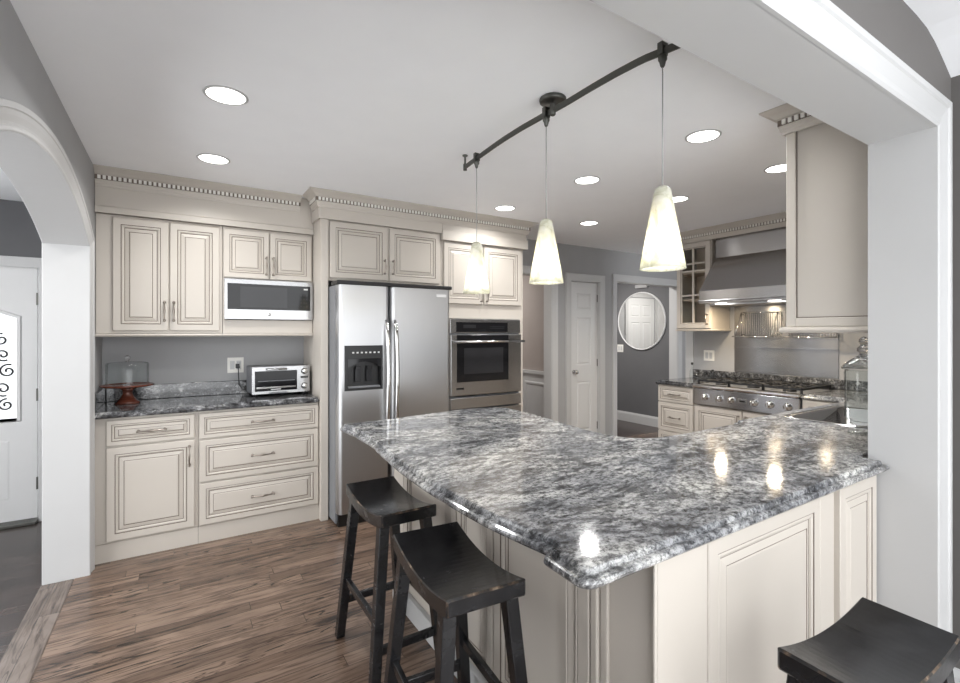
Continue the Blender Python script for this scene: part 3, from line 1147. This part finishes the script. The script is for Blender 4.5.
def wall_plate(name, label, cat, loc, rz, w=.115, h=.12, kind='duplex', group=None):
    p = thing(name, label, cat, loc, rz, group)
    obj('cover_plate', MB().box(-w / 2, w / 2, -.006, 0, -h / 2, h / 2), 'plate', p, .002)
    n = 2 if w > .1 else 1
    for i in range(n):
        x = (i - (n - 1) / 2) * .046
        if kind == 'duplex' and i == n - 1:
            q = obj('receptacle', MB().box(x - .017, x + .017, -.0075, -.006, -.034, .034), 'white', p, .001)
            for z in (-.017, .017):
                obj('slot', MB().box(x - .008, x - .005, -.0082, -.0076, z - .006, z + .006).box(x + .005, x + .008, -.0082, -.0076, z - .006, z + .006), 'black', q)
        else:
            obj('rocker', MB().box(x - .016, x + .016, -.009, -.006, -.033, .033), 'white', p, .002)
    return p


wall_plate('wall_outlet', 'white double wall plate with plugged outlet beside the toaster oven', 'outlet', (.383, YB - .0005, 1.15), 0)
wall_plate('light_switch', 'white double switch plate on grey wall left of the range', 'switch', (XR - .0005, 3.01, 1.157), radians(-90), .12, .115, 'switch')
wall_plate('light_switch', 'white switch plate beside the round mirror', 'switch', (5.9995, 5.235, 1.15), radians(-90), .12, .12, 'switch')

# ------------------------------------------------------------------ round mirror and the little box over it
r = thing('round_mirror', 'large round wall mirror with thin pale frame in the side hall', 'mirror', (5.999, 4.83, 1.58))
obj('mirror_glass', MB().lathe([(.43, 0), (.43, -.008), (.425, -.010), (0, -.010)], (0, 0, 0), 72, axis='x'), 'mirror', r).data.polygons.foreach_set('use_smooth', [False] * 72 * 3)
obj('frame', MB().lathe([(.428, 0), (.428, -.016), (.434, -.02), (.442, -.018), (.446, 0)], (0, 0, 0), 72, axis='x'), 'label_grey', r)
tag(obj('chime_box', MB().box(5.965, 5.999, 4.70, 4.92, 2.085, 2.135), 'wall', bevel=.004), 'small grey box on the wall above the round mirror', 'chime')

# ------------------------------------------------------------------ peninsula and sink run
PX, PY = .985, .755     # faces of the carcass
pb = thing('peninsula_cabinet', 'cream glazed peninsula cabinets under the big granite top', 'cabinet', (0, 0, 0))
body = [(PX, PY), (XJ - .015, PY), (XJ - .015, YF1 + .006), (4.20, YF1 + .006), (4.20, 1.42), (3.80, 1.42), (3.80, .93), (2.92, .93), (2.92, 1.42), (1.70, 1.42), (1.70, 2.37), (PX, 2.37)]
obj('carcass', MB().prism(body, .0, .871, 'z'), 'cream', pb)


def face_x(x0, x1, z0, z1, fr=.042, k=1.0):
    return MB().panel(x0, x1, z0, z1, 0, .02, fr, k)


def side_panel(y0, y1, z0, z1, fr=.042, k=1.0):
    """panel on the -x face; y0 > y1 as seen left to right"""
    o = obj('side_panel', MB().panel(0, y0 - y1, z0, z1, 0, .02, fr, k), ['cream', 'glaze'], pb)
    o.location = (PX, y0, 0)
    o.rotation_euler = (0, 0, radians(-90))
    return o


side_panel(2.24, 1.708, .125, .862)
side_panel(1.700, 1.437, .125, .862, .036, .8)
side_panel(1.429, .955, .125, .862)
for x0, x1, y0, y1 in ((PX - .02, PX, 2.245, 2.37), (PX - .020, PX, .925, .95), (PX - .02, PX - .006, .737, .745), (PX - .012, PX, .895, .921)):
    obj('corner_post', MB().box(x0, x1, y0, y1, .0, .868), 'cream', pb, .004)
obj('front_stile', MB().box(PX - .012, 1.178, PY - .02, PY - .001, 0, .868), 'cream', pb, .003)
o = obj('front_panel', face_x(1.183, 1.822, .115, .855), ['cream', 'glaze'], pb)
o.location = (0, PY, 0)
obj('front_stile', MB().box(1.826, 1.925, PY - .018, PY - .001, 0, .868), 'cream', pb, .003)
o = obj('front_panel', face_x(1.978, XJ - .016, .115, .855), ['cream', 'glaze'], pb)
o.location = (0, PY, 0)
obj('sink_front', MB().box(2.925, 3.795, 1.40, 1.42, .0, .868), 'cream', pb)
obj('base_trim', MB().box(PX - .028, PX - .0005, .925, 2.37, 0, .10).box(1.18, XJ - .016, PY - .028, PY - .0005, 0, .10), 'white', pb, .004)


def arcpts(cx, cy, r, a0, a1, n=6):
    return [(cx + r * cos(radians(a0 + (a1 - a0) * i / n)), cy + r * sin(radians(a0 + (a1 - a0) * i / n))) for i in range(n + 1)]


def smooth(pts, n=5):
    """Catmull-Rom through the points"""
    P = [Vector(p) for p in pts]
    out = []
    for i in range(len(P) - 1):
        p0, p1, p2, p3 = P[max(i - 1, 0)], P[i], P[i + 1], P[min(i + 2, len(P) - 1)]
        for j in range(n):
            t = j / n
            q = .5 * ((2 * p1) + (p2 - p0) * t + (2 * p0 - 5 * p1 + 4 * p2 - p3) * t * t + (3 * p1 - p0 - 3 * p2 + p3) * t ** 3)
            out.append((q.x, q.y))
    out.append(tuple(P[-1]))
    return out


ZP = .914
kit = smooth([(2.575, 1.452), (2.3, 1.452), (2.06, 1.452), (1.93, 1.462), (1.84, 1.495), (1.782, 1.58), (1.772, 1.70), (1.785, 1.85), (1.81, 2.05), (1.838, 2.28)])
far = smooth([(1.80, 2.585), (1.66, 2.64), (1.52, 2.655), (1.30, 2.63), (1.10, 2.60), (.95, 2.585), (.78, 2.58)])
lefte = smooth([(.738, 2.50), (.750, 2.36), (.748, 2.12), (.722, 1.88), (.703, 1.66), (.694, 1.40), (.702, 1.12), (.722, .96), (.737, .868)])
outline = []
outline += arcpts(.737, .736, .037, 180, 270, 6)                       # near left corner
outline += [(XJ - .004, .699), (XJ - .004, YF1 + .006), (XR - .003, YF1 + .006), (XR - .003, 1.835), (4.215, 1.835)]
outline += arcpts(4.125, 1.59, .09, 0, -90, 5)
outline += arcpts(2.66, 1.47, .03, 90, 180, 4)
outline += [(2.628, 1.462), (2.60, 1.452)]
outline += kit
outline += arcpts(1.79, 2.54, .05, 0, 60, 4)
outline += far
outline += arcpts(.762, 2.552, .028, 100, 180, 4)
outline += lefte
outline += [(.733, .852), (.716, .848), (.704, .838)]
sink_c = (3.36, 1.20)


def rrect(cx, cy, w, h, r, n=5):
    p = []
    for sx, sy, a in ((1, -1, -90), (1, 1, 0), (-1, 1, 90), (-1, -1, 180)):
        p += arcpts(cx + sx * (w / 2 - r), cy + sy * (h / 2 - r), r, a, a + 90, n)
    return p


hole = rrect(sink_c[0], sink_c[1], .72, .40, .05)
mb = MB()
slab(mb, outline, ZP, .040, hole)
pt = tag(obj('peninsula_countertop', mb, 'granite'), 'large polished grey and white granite peninsula top with notched corner', 'countertop')
s_ = thing('sink', 'stainless steel sink set into the granite beside the glass jar', 'sink', (sink_c[0], sink_c[1], ZP))
rim = MB()
rings = [[(x, y, z) for x, y in rrect(0, 0, w, h, rr)] for w, h, rr, z in ((.75, .43, .06, .0015), (.745, .425, .06, .005), (.69, .37, .05, .004), (.67, .35, .05, -.006), (.65, .33, .05, -.16), (.58, .26, .05, -.185), (.05, .05, .02, -.19))]
rim.loft(rings, 0, True, (False, True), True)
obj('basin', rim, 'chrome', s_)
obj('drain', MB().lathe([(.035, -.186), (.035, -.182), (.02, -.184), (0, -.184)], n=20), 'steel', s_)
fa = thing('faucet', 'chrome gooseneck faucet behind the sink beside the jamb', 'faucet', (3.36, .875, ZP))
pts = [(0, 0, .02), (0, 0, .14)] + [(0, .07 - .07 * cos(a), .14 + .07 * sin(a)) for a in [pi * i / 10 for i in range(1, 11)]] + [(0, .14, .11)]
obj('spout', MB().tube(pts, .011, 10), 'chrome', fa)
obj('base', MB().lathe([(.03, 0), (.03, .008), (.018, .014), (.016, .03), (0, .03)], n=20, caps=(True, False)), 'chrome', fa)
obj('lever', MB().tube([(0, 0, .05), (.05, 0, .075), (.085, 0, .08)], [.008, .006, .005], 8), 'chrome', fa)

# big glass jar half hidden by the jamb
j = thing('glass_jar', 'tall clear glass lidded jar on granite half hidden by white jamb', 'jar', (2.83, .955, ZP))
obj('body', MB().lathe([(0, 0), (.062, 0), (.064, .006), (.03, .022), (.028, .035), (.06, .05), (.076, .075), (.078, .30), (.074, .312), (.071, .312), (.074, .298), (.073, .08), (.055, .06), (0, .056)], n=40), 'dome', j)
obj('lid', MB().lathe([(.088, .315), (.089, .322), (.07, .345), (.035, .372), (.018, .384), (.016, .392), (.026, .402), (.028, .414), (.02, .426), (.012, .432), (.014, .438), (.02, .448), (.018, .462), (.008, .472), (0, .474)], n=40), 'glass', j)

# ------------------------------------------------------------------ range wall
XF = 4.215   # fronts of the base cabinets there
RZ = radians(-90)
c = thing('range_drawer_cabinet', 'cream glazed drawer cabinet left of the range top', 'cabinet', (XF + .02, 3.185, 0), RZ)
obj('carcass', MB().box(0, .405, 0, .61, .11, .872), 'cream', c, .002)
obj('toe_kick', MB().box(0, .405, .05, .06, 0, .11), 'cream', c)
for z0, z1 in ((.70, .862), (.405, .69), (.12, .395)):
    drawer(c, .005, .40, z0, z1, 0, .12)
c = thing('range_base_cabinet', 'cream glazed double door cabinet under the range top', 'cabinet', (XF + .02, 2.775, 0), RZ)
obj('carcass', MB().box(0, .935, 0, .61, .11, .712), 'cream', c, .002)
obj('toe_kick', MB().box(0, .935, .05, .06, 0, .11), 'cream', c)
cab_door(c, .01, .462, .12, .705, 0, (.435, .6))
cab_door(c, .472, .925, .12, .705, 0, (.50, .6))
c = thing('corner_cabinet', 'cream cabinet end between range top and sink run', 'cabinet', (XF + .02, 1.835, 0), RZ)
obj('carcass', MB().box(0, .40, 0, .61, .11, .871), 'cream', c, .002)
cab_door(c, .01, .37, .12, .862, 0, None)

mb = MB()
slab(mb, [(4.19, 2.775), (XR - .002, 2.775), (XR - .002, 3.193), (4.19, 3.193)], ZP, .040)
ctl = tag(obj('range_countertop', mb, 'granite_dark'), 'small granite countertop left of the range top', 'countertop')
tag(obj('range_backsplash', MB().box(XR - .024, XR - .004, .80, 3.19, ZP + .003, ZP + .085), 'granite_dark', bevel=.003), 'low granite backsplash strip along the wall behind the range', 'backsplash')

# range top: local x runs right as seen, outward -y
rg = thing('gas_cooktop', 'stainless six knob gas range top with black grates', 'range top', (4.20, 2.768, 0), RZ)
W = .925
fp = obj('front_panel', MB().box(0, W, 0, .03, .722, .872), 'steel_dark', rg, .003)
prf = [(.03, .874)] + [(.005 - .02 * sin(radians(a)) * 1.0, .8935 + .0195 * -cos(radians(a))) for a in range(0, 181, 20)] + [(.03, .913)]
rails = MB()
rails.prism([(y, z) for y, z in prf], 0, W, 'x')
obj('bull_nose', rails, 'chrome', rg)
obj('cooktop_pan', MB().box(0, W, .032, .61, .722, .906), 'fridge_side', rg, .003)
knx = [2.768 - v for v in (2.649, 2.511, 2.399, 2.196, 2.065, 1.925)]
for x in knx:
    kb = obj('knob', MB().lathe([(.032, -.0005), (.032, -.007), (.024, -.01), (.023, -.036), (.019, -.04), (0, -.04)], (x, 0, .80), 24, axis='y', caps=(True, False)), 'chrome', fp)
    obj('knob_grip', MB().box(x - .005, x + .005, -.052, -.041, .776, .824), 'chrome', kb, .002)
bd = obj('badge', MB().box(.432, .512, -.004, -.0005, .775, .822), 'chrome', fp, .002)
obj('badge_inset', MB().box(.447, .497, -.0052, -.0041, .792, .806), 'black', bd)
for gi in range(3):
    mb = MB()
    x0 = .012 + gi * .302
    x1 = x0 + .296
    y0, y1 = .07, .59
    zt = .952
    for a, b_ in (((x0, y0), (x1, y0)), ((x0, y1), (x1, y1)), ((x0, y0), (x0, y1)), ((x1, y0), (x1, y1)), ((x0, (y0 + y1) / 2), (x1, (y0 + y1) / 2))):
        mb.box(min(a[0], b_[0]) - .006, max(a[0], b_[0]) + .006, min(a[1], b_[1]) - .006, max(a[1], b_[1]) + .006, zt - .018, zt)
    for cy in (y0 + .13, y1 - .13):
        cx = (x0 + x1) / 2
        for q in range(8):
            a = pi / 4 * q
            R = .14 if q % 2 == 0 else .17
            ex, ey = max(x0, min(x1, cx + R * cos(a))), max(y0, min(y1, cy + R * sin(a)))
            mb.tube([(cx + .04 * cos(a), cy + .04 * sin(a), zt - .004), (ex, ey, zt - .008)], .007, 6)
    for px in (x0, x1):
        for py in (y0, y1):
            mb.box(px - .007, px + .007, py - .007, py + .007, .9065, zt - .01)
    obj('grate', mb, 'iron', rg)
    for cy in (y0 + .13, y1 - .13):
        obj('burner', MB().lathe([(.05, .9065), (.05, .918), (.036, .922), (.036, .932), (.03, .936), (0, .936)], ((x0 + x1) / 2, cy, 0), 24), 'iron', rg)
mb = MB().box(.0, W, .56, .60, .9065, .925)
# small glass things left of the range
def cruet(label, x, y, h, r_, group='small bottles left of the range'):
    q = thing('glass_cruet', label, 'cruet', (x, y, ZP), 0, group)
    obj('bottle', MB().lathe([(0, 0), (r_, 0), (r_ * 1.05, h * .1), (r_, h * .45), (r_ * .45, h * .62), (r_ * .35, h * .8), (r_ * .45, h * .84), (0, h * .84)], n=20), 'dome', q)
    obj('stopper', MB().lathe([(r_ * .3, h * .842), (r_ * .5, h * .88), (r_ * .5, h * .95), (r_ * .3, h), (0, h)], n=14, caps=(True, False)), 'black', q)


cruet('tall slim glass cruet with black stopper at the end of range counter', 4.68, 3.10, .17, .024)
cruet('short glass shaker nearest the range top, dark lid', 4.70, 2.88, .105, .03)
cruet('short round glass shaker beside the tall slim cruet', 4.62, 3.0, .09, .032)

# steel wall panel with its ledge
sp = thing('steel_wall_panel', 'brushed stainless steel wall panel between range and hood', 'wall panel', (XR - .001, 2.73, 0), RZ)
obj('upper_sheet', MB().box(0, .915, -.006, 0, 1.262, 1.70), 'steel_h', sp)
obj('lower_sheet', MB().box(0, .915, -.006, 0, 1.003, 1.252), 'steel_h', sp)
obj('ledge', MB().box(0, .915, -.02, 0, 1.2525, 1.2615), 'steel_dark', sp)


def rack(label, y0, ln):
    q = thing('wire_rack', label, 'rack', (XR - .008, y0, 0), RZ, 'warming racks on the steel panel')
    fr_, wr = MB(), MB()
    z0, z1, yy, yo_ = 1.365, 1.605, -.035, -.15
    loop = [(0, yy, z1), (ln, yy, z1), (ln, yy, z0), (0, yy, z0), (0, yy, z1)]
    for a, b_ in zip(loop, loop[1:]):
        fr_.tube([a, b_], .005, 8)
    fr_.tube([(-.03, yo_, z0), (ln + .03, yo_, z0)], .005, 8)
    for x in (0, ln):
        fr_.tube([(x, yy, z0), (x, yo_, z0)], .004, 8)
        fr_.tube([(x, yy, z1), (x, yo_, z0)], .0035, 8)
        fr_.tube([(x, -.0005, z1 - .02), (x, yy, z1 - .02)], .005, 8)
        fr_.tube([(x, -.0005, z0 + .02), (x, yy, z0 + .02)], .005, 8)
    n = 17
    for i in range(1, n):
        x = ln * i / n
        wr.tube([(x, yy, z1), (x, yy, z0), (x, yo_, z0)], .0028, 6)
    obj('rack_frame', fr_, 'chrome', q)
    obj('wires', wr, 'chrome', q)


rack('chrome wire warming rack on steel panel, left one under the hood', 2.64, .345)
rack('chrome wire warming rack on steel panel, right one below the cream cabinet', 2.195, .38)

# hood
hd = thing('range_hood', 'large sloped stainless steel range hood with lights', 'range hood', (0, 0, 0))
obj('canopy', MB().prism([(XR - .008, 1.683), (4.27, 1.683), (4.27, 1.805), (4.545, 2.15), (4.545, 2.345), (XR - .008, 2.345)], 1.835, 2.755, 'y'), 'steel_dark', hd, .004)
obj('lower_lip', MB().sweep([(0, 0), (.006, 0), (.008, .008), (.006, .016), (0, .016)], [(4.6, 2.755), (4.27, 2.755), (4.27, 1.835)], 1.70), 'steel_h', hd)
obj('filter', MB().box(4.42, 4.80, 1.86, 2.73, 1.672, 1.682), 'steel', hd)
for y in (2.58, 2.10):
    lm = obj('hood_lamp', MB().lathe([(.05, 0), (.05, -.006), (.04, -.008), (0, -.008)], (4.35, y, 1.682), 24), 'lens', hd)
    area_lamp('hood_light', (4.35, y, 1.67), 2.6, .09, (1, .80, .54), hd)

# glass door cabinet
XU = 4.50
gc = thing('glass_door_cabinet', 'cream wall cabinet with mullioned glass door left of the hood', 'cabinet', (XU + .02, 3.165, 1.44), RZ)
b = MB()
W, D, H = .385, .325, .90
b.box(0, .018, 0, D, 0, H).box(W - .018, W, 0, D, 0, H).box(.018, W - .018, 0, D, 0, .02).box(.018, W - .018, 0, D, H - .02, H)
obj('carcass', b, 'cream', gc, .002)
obj('back_board', MB().box(.018, W - .018, D - .012, D - .001, .02, H - .02), 'shelf_in', gc)
for z in (.30, .58):
    obj('shelf', MB().box(.019, W - .019, .02, D - .013, z, z + .016), 'shelf_in', gc)
fr_ = MB()
a0, a1, z0, z1, fw = .004, W - .004, .01, H - .01, .058
pr = [(0, 0), (0, .017), (.003, .02), (fw - .012, .02), (fw - .008, .014), (fw, .012), (fw, 0)]
rings = [[(a0 + i, -d, z0 + i), (a1 - i, -d, z0 + i), (a1 - i, -d, z1 - i), (a0 + i, -d, z1 - i)] for i, d in pr]
fr_.loft(rings, [0, 0, 0, 1, 0, 0], True, (False, False))
gdoor = obj('door', fr_, ['cream', 'glaze'], gc)
mu = MB().box(W / 2 - .009, W / 2 + .009, -.017, -.002, z0 + fw, z1 - fw)
for z in (z0 + fw + (z1 - z0 - 2 * fw) * .37, z0 + fw + (z1 - z0 - 2 * fw) * .70, z0 + fw + (z1 - z0 - 2 * fw) * .80):
    mu.box(a0 + fw, a1 - fw, -.016, -.003, z - .008, z + .008)
obj('mullions', mu, 'cream', gdoor)
obj('glass_pane', MB().box(a0 + fw - .005, a1 - fw + .005, -.0018, .0, z0 + fw - .005, z1 - fw + .005), 'pane', gdoor)
pull(gdoor, a1 - .03, .10, -.02, .10, True)
obj('light_rail', MB().sweep([(0, 0), (.012, .002), (.018, .01), (.014, .018), (0, .02)], [(0, D), (0, 0), (W, 0), (W, D)], -.021), 'cream', gc)
t = thing('frieze_board', 'cream frieze board under crown above hood and glass door cabinet', 'frieze board', (0, 0, 0))
obj('board', MB().box(XU, XR - .002, .80, 3.17, 2.348, CEIL - .002), 'cream', t)

# wall cabinet on the back of the jamb
jc = thing('end_wall_cabinet', 'cream wall cabinet with flat framed end panel beside the white jamb', 'cabinet', (0, 0, 0))
JX = 2.425
obj('carcass', MB().box(JX, 3.2, YF1 + .004, 1.095, 1.435, CEIL - .002), 'cream', jc, .002)
e = MB()
e.box(JX - .012, JX - .0005, 1.075, 1.115, 1.435, CEIL - .003).box(JX - .012, JX - .0005, YF1 + .004, 1.075, 1.435, 1.475)
obj('end_frame', e, 'cream', jc, .003)
obj('end_glaze', MB().box(JX - .0035, JX - .0004, 1.071, 1.0748, 1.475, 2.35).box(JX - .0035, JX - .0004, YF1 + .01, 1.071, 1.4752, 1.479), 'glaze', jc)
for x0, x1 in ((JX + .004, 2.79), (2.80, 3.195)):
    o = cab_door(jc, 0, x1 - x0, 1.45, 2.33, 0, None)
    o.location = (x1, 1.0955, 0)
    o.rotation_euler = (0, 0, pi)
obj('light_rail', MB().sweep([(0, 0), (.016, .002), (.022, .012), (.018, .024), (0, .028)], [(3.2, 1.115), (JX - .012, 1.115), (JX - .012, YF1 + .006)], 1.406).box(JX - .01, 3.2, YF1 + .006, 1.11, 1.42, 1.4345), 'cream', jc)

crown('crown_molding', 'cream crown molding with dentils above the hood and jamb cabinets', [(XR - .004, 3.17), (XU, 3.17), (XU, 1.115), (JX - .012, 1.115), (JX - .012, YF1 + .006)],
      [((XU, 3.18), (XU, 1.2)), ((JX - .012, 1.125), (JX - .012, YF1 + .03))])

# ------------------------------------------------------------------ lights
ZRAIL = 2.38


RAIL = [(.80, 1.47), (.90, 1.45), (1.006, 1.423), (1.055, 1.412), (1.115, 1.396), (1.228, 1.387), (1.354, 1.385), (1.498, 1.387), (1.649, 1.383), (1.804, 1.379), (1.95, 1.383), (2.051, 1.390), (2.25, 1.408), (2.44, 1.428)]


def rail_x(y):
    for (a, xa), (b_, xb) in zip(RAIL, RAIL[1:]):
        if y <= b_:
            t = (y - a) / (b_ - a)
            return xa + (xb - xa) * t
    return RAIL[-1][1]


tr = thing('track_rail', 'dark pewter wavy track rail with round canopy under white ceiling', 'track light rail', (0, 0, 0))
mb = MB()
ys = [.80 + (2.42 - .80) * i / 48 for i in range(49)]
rings = []
for i, y in enumerate(ys):
    dx = rail_x(y + .01) - rail_x(y - .01)
    nrm = Vector((.02, -dx)).normalized()
    x = rail_x(y)
    rings.append([(x + nrm.x * a, y + nrm.y * a, ZRAIL + b_) for a, b_ in ((-.0045, -.013), (.0045, -.013), (.0045, .013), (-.0045, .013))])
mb.loft(rings)
obj('rail', mb, 'pewter', tr, .002)
obj('canopy', MB().lathe([(.0, .0), (.058, .0), (.060, -.006), (.058, -.016), (.05, -.02), (.012, -.022), (.011, -.032), (0, -.032)], (1.408, 1.612, CEIL - .001), 36), 'pewter', tr)
obj('canopy_stem', MB().lathe([(.013, .028), (.013, -.018), (.009, -.022), (0, -.022)], (rail_x(1.586), 1.586, ZRAIL), 16).tube([(1.408, 1.610, CEIL - .028), (rail_x(1.586), 1.586, ZRAIL + .02)], .009, 8), 'pewter', tr)
for y in (2.405, .86):
    x = rail_x(y)
    obj('standoff', MB().lathe([(0, CEIL - .001), (.016, CEIL - .001), (.016, CEIL - .006), (.006, CEIL - .012), (.006, ZRAIL + .02), (.011, ZRAIL + .016), (.011, ZRAIL - .02), (0, ZRAIL - .02)], (x, y, 0), 14), 'pewter', tr)


def pendant(y, label, first=None):
    x = rail_x(y)
    if first:
        p = copy_tree(first)
        p['label'] = label
        p.location = (x, y, 0)
        return p
    p = thing('pendant_light', label, 'pendant light', (x, y, 0), 0, 'glass pendants on the track rail')
    cn = MB().lathe([(0, -.0145), (.014, -.0145), (.015, -.018), (.015, -.03), (.011, -.036), (.008, -.05), (.004, -.056), (0, -.056)], (0, 0, ZRAIL), 18)
    cn.box(-.0155, -.0105, -.010, .010, ZRAIL - .0146, ZRAIL + .028).box(.0105, .0155, -.010, .010, ZRAIL - .0146, ZRAIL + .028).box(-.0105, .0105, -.010, .010, ZRAIL + .016, ZRAIL + .028)
    obj('connector', cn, 'pewter', p)
    obj('cord', MB().tube([(0, 0, ZRAIL - .05), (0, 0, 1.90)], .0022, 6), 'rope', p)
    zt, zb = 1.902, 1.628
    rt, rb = .027, .0765
    prof = [(.006, zt + .012), (.016, zt + .01), (rt - .003, zt + .002)] + [(rt + (rb - rt) * (i / 12), zt + (zb - zt) * i / 12) for i in range(13)]
    prof += [(rb - .004, zb)] + [(rt - .005 + (rb - rt) * (1 - i / 12), zb + (zt - zb) * i / 12) for i in range(0, 13)] + [(.006, zt + .004)]
    obj('glass_shade', MB().lathe(prof, n=40), 'shade', p)
    obj('socket', MB().lathe([(0, 1.90), (.010, 1.90), (.010, 1.80), (0, 1.80)], n=14), 'rope', p)
    obj('bulb', MB().lathe([(.0, 1.80), (.008, 1.80), (.012, 1.78), (.015, 1.745), (.012, 1.72), (0, 1.712)], n=16), 'bulb', p)
    ld = bpy.data.lights.new('pendant_bulb', 'POINT')
    ld.energy = 0.5
    ld.color = (1, .93, .82)
    ld.shadow_soft_size = .02
    lo = bpy.data.objects.new('pendant_bulb', ld)
    COL.objects.link(lo)
    lo.parent = p
    lo.location = (0, 0, 1.69)
    return p


p1 = pendant(1.048, 'swirled white glass cone pendant, nearest and largest, before the glass cabinet')
pendant(1.628, 'swirled white glass cone pendant in the middle of the track rail', p1)
pendant(2.251, 'swirled white glass cone pendant farthest away, before the wall oven', p1)


def downlight(x, y, label, first=None, power=POT_W):
    if first:
        p = copy_tree(first)
        p['label'] = label
        p.location = (x, y, CEIL)
        return p
    p = thing('recessed_light', label, 'recessed light', (x, y, CEIL), 0, 'recessed lights in the kitchen ceiling')
    obj('trim_ring', MB().lathe([(.089, -.0005), (.089, -.003), (.084, -.005), (.078, -.005), (.076, -.0005)], n=40), 'white', p)
    obj('lens', MB().lathe([(.077, -.003), (.06, -.0045), (0, -.005)], n=40), 'lens', p)
    area_lamp('downlight', (0, 0, -.012), power, .15, (1, .99, .97), p, spread=150)
    return p


r0 = downlight(.178, 2.36, 'round recessed ceiling light nearest the left wall, bigger in the photo')
downlight(.18, 3.265, 'round recessed ceiling light above the tall double door wall cabinet', r0)
downlight(2.313, 3.25, 'round recessed ceiling light just in front of the oven cabinet', r0)
downlight(2.36, 2.35, 'round recessed ceiling light between middle and nearest pendants', r0)
downlight(3.307, 3.267, 'round recessed ceiling light farthest away, before the pantry door wall', r0)
downlight(2.35, 1.493, 'round recessed ceiling light right of the nearest pendant cord', r0)
downlight(3.29, 2.31, 'round recessed ceiling light just behind the nearest pendant shade top', r0)
downlight(3.22, 1.523, 'round recessed ceiling light partly hidden by the end wall cabinet', r0)


def fill_fixture(name, label, x, y, z, power):  # unseen lamps, added to brighten the rooms beyond the kitchen
    p = thing(name, label, 'fill light', (x, y, z))
    obj('base', MB().lathe([(0, -.0005), (.15, -.0005), (.15, -.02), (.14, -.025), (0, -.025)], n=32), 'white', p)
    obj('diffuser', MB().lathe([(.135, -.026), (.12, -.05), (.07, -.07), (0, -.078)], n=32), 'lens', p)
    area_lamp('fill_lamp', (0, 0, -.085), power, .24, (1, .97, .93), p)


fill_fixture('fill_ceiling_light', 'unseen round ceiling lamp added to brighten the entrance hall', -1.5, 3.3, 2.46, 8)
fill_fixture('fill_ceiling_light', 'unseen round ceiling lamp added to brighten the dining room', 3.2, 5.6, 2.45, 12)
fill_fixture('fill_ceiling_light', 'unseen round ceiling lamp added to brighten the mirror hall', 5.0, 4.95, 2.45, 16)


# ------------------------------------------------------------------ bar stools
def stool(label, cx, cy, rz, L=.455, Wd=.235, zs=.70, dip=.034):
    s = thing('bar_stool', label, 'bar stool', (cx, cy, 0), rz, 'black saddle bar stools')
    # saddle seat, long axis local y
    n = 18
    rings, thick = [], .05
    mb = MB()

    def zc(t):
        return -dip * (1 - t * t)
    secs = []
    for i in range(n + 1):
        t = -1 + 2 * i / n
        y = t * L / 2
        z = zs + zc(t)
        hw = Wd / 2
        e = .0035
        secs.append([(-hw, y, z - thick + e), (-hw, y, z - e), (-hw + e, y, z), (hw - e, y, z), (hw, y, z - e), (hw, y, z - thick + e), (hw - e, y, z - thick), (-hw + e, y, z - thick)])
    # rounded ends
    def shrink(sec, dy, d):
        c_z = sum(p[2] for p in sec) / 8
        return [(p[0] * (1 - d / (Wd / 2)), p[1] + dy, c_z + (p[2] - c_z) * (1 - d / (thick / 2))) for p in sec]
    secs = [shrink(secs[0], -.005, .006)] + secs + [shrink(secs[-1], .005, .006)]
    nb = len(secs)
    vs = [p for sec in secs for p in sec]
    fs, ms = [], []
    for k_ in range(nb - 1):
        for i in range(8):
            j_ = (i + 1) % 8
            fs.append((k_ * 8 + i, k_ * 8 + j_, (k_ + 1) * 8 + j_, (k_ + 1) * 8 + i))
            ms.append(1 if (i in (1, 3) or k_ in (0, nb - 2)) and i != 6 else 0)
    fs.append(tuple(reversed(range(8))))
    ms.append(0)
    fs.append(tuple((nb - 1) * 8 + i for i in range(8)))
    ms.append(0)
    mb.add(vs, fs, ms)
    obj('seat', mb, ['stool', 'worn'], s)

    def leg_pos(sx, sy, z):
        t = 1 - z / zs
        return Vector((sx * (Wd / 2 - .032 + .062 * t), sy * (L / 2 - .055 + .055 * t), z))
    for sx in (-1, 1):
        for sy in (-1, 1):
            ztop = zs - .034
            a, b_ = leg_pos(sx, sy, ztop - .02), leg_pos(sx, sy, 0)
            r0, r1 = .021, .019
            mb = MB()
            rings = []
            for p, rr in ((b_, r1), (a, r0)):
                rings.append([(p.x + ux * rr, p.y + uy * rr, p.z) for ux, uy in ((-1, -1), (1, -1), (1, 1), (-1, 1))])
            mb.loft(rings)
            obj('leg', mb, 'stool', s, .003)
            ft = MB().box(b_.x - .016, b_.x + .016, b_.y - .016, b_.y + .016, -.0, .006)
    for sx in (-1, 1):
        z = .27
        a, b_ = leg_pos(sx, -1, z), leg_pos(sx, 1, z)
        mb = MB().box(a.x - .010, a.x + .010, a.y + .018, b_.y - .018, z - .016, z + .016)
        obj('stretcher', mb, 'stool', s, .003)
    for sy in (-1, 1):
        z = .17
        a, b_ = leg_pos(-1, sy, z), leg_pos(1, sy, z)
        mb = MB().box(a.x + .018, b_.x - .018, a.y - .010, a.y + .010, z - .016, z + .016)
        obj('stretcher', mb, 'stool', s, .003)
    return s


stool('black saddle seat bar stool closest to the refrigerator', .782, 1.983, 0, .455, .238, .70)
stool('worn black saddle seat bar stool in the middle, under the counter edge', .742, 1.33, radians(-5), .465, .25, .70)
stool('worn black saddle seat bar stool alone at bottom right, by the front panels', 1.342, .44, radians(-90 - 2.5), .405, .195, .70, .026)
wall_plate('wall_outlet', 'white outlet plate low on the peninsula side behind the stools', 'outlet', (PX - .021, 1.735, .30), RZ, .075, .115, 'duplex')
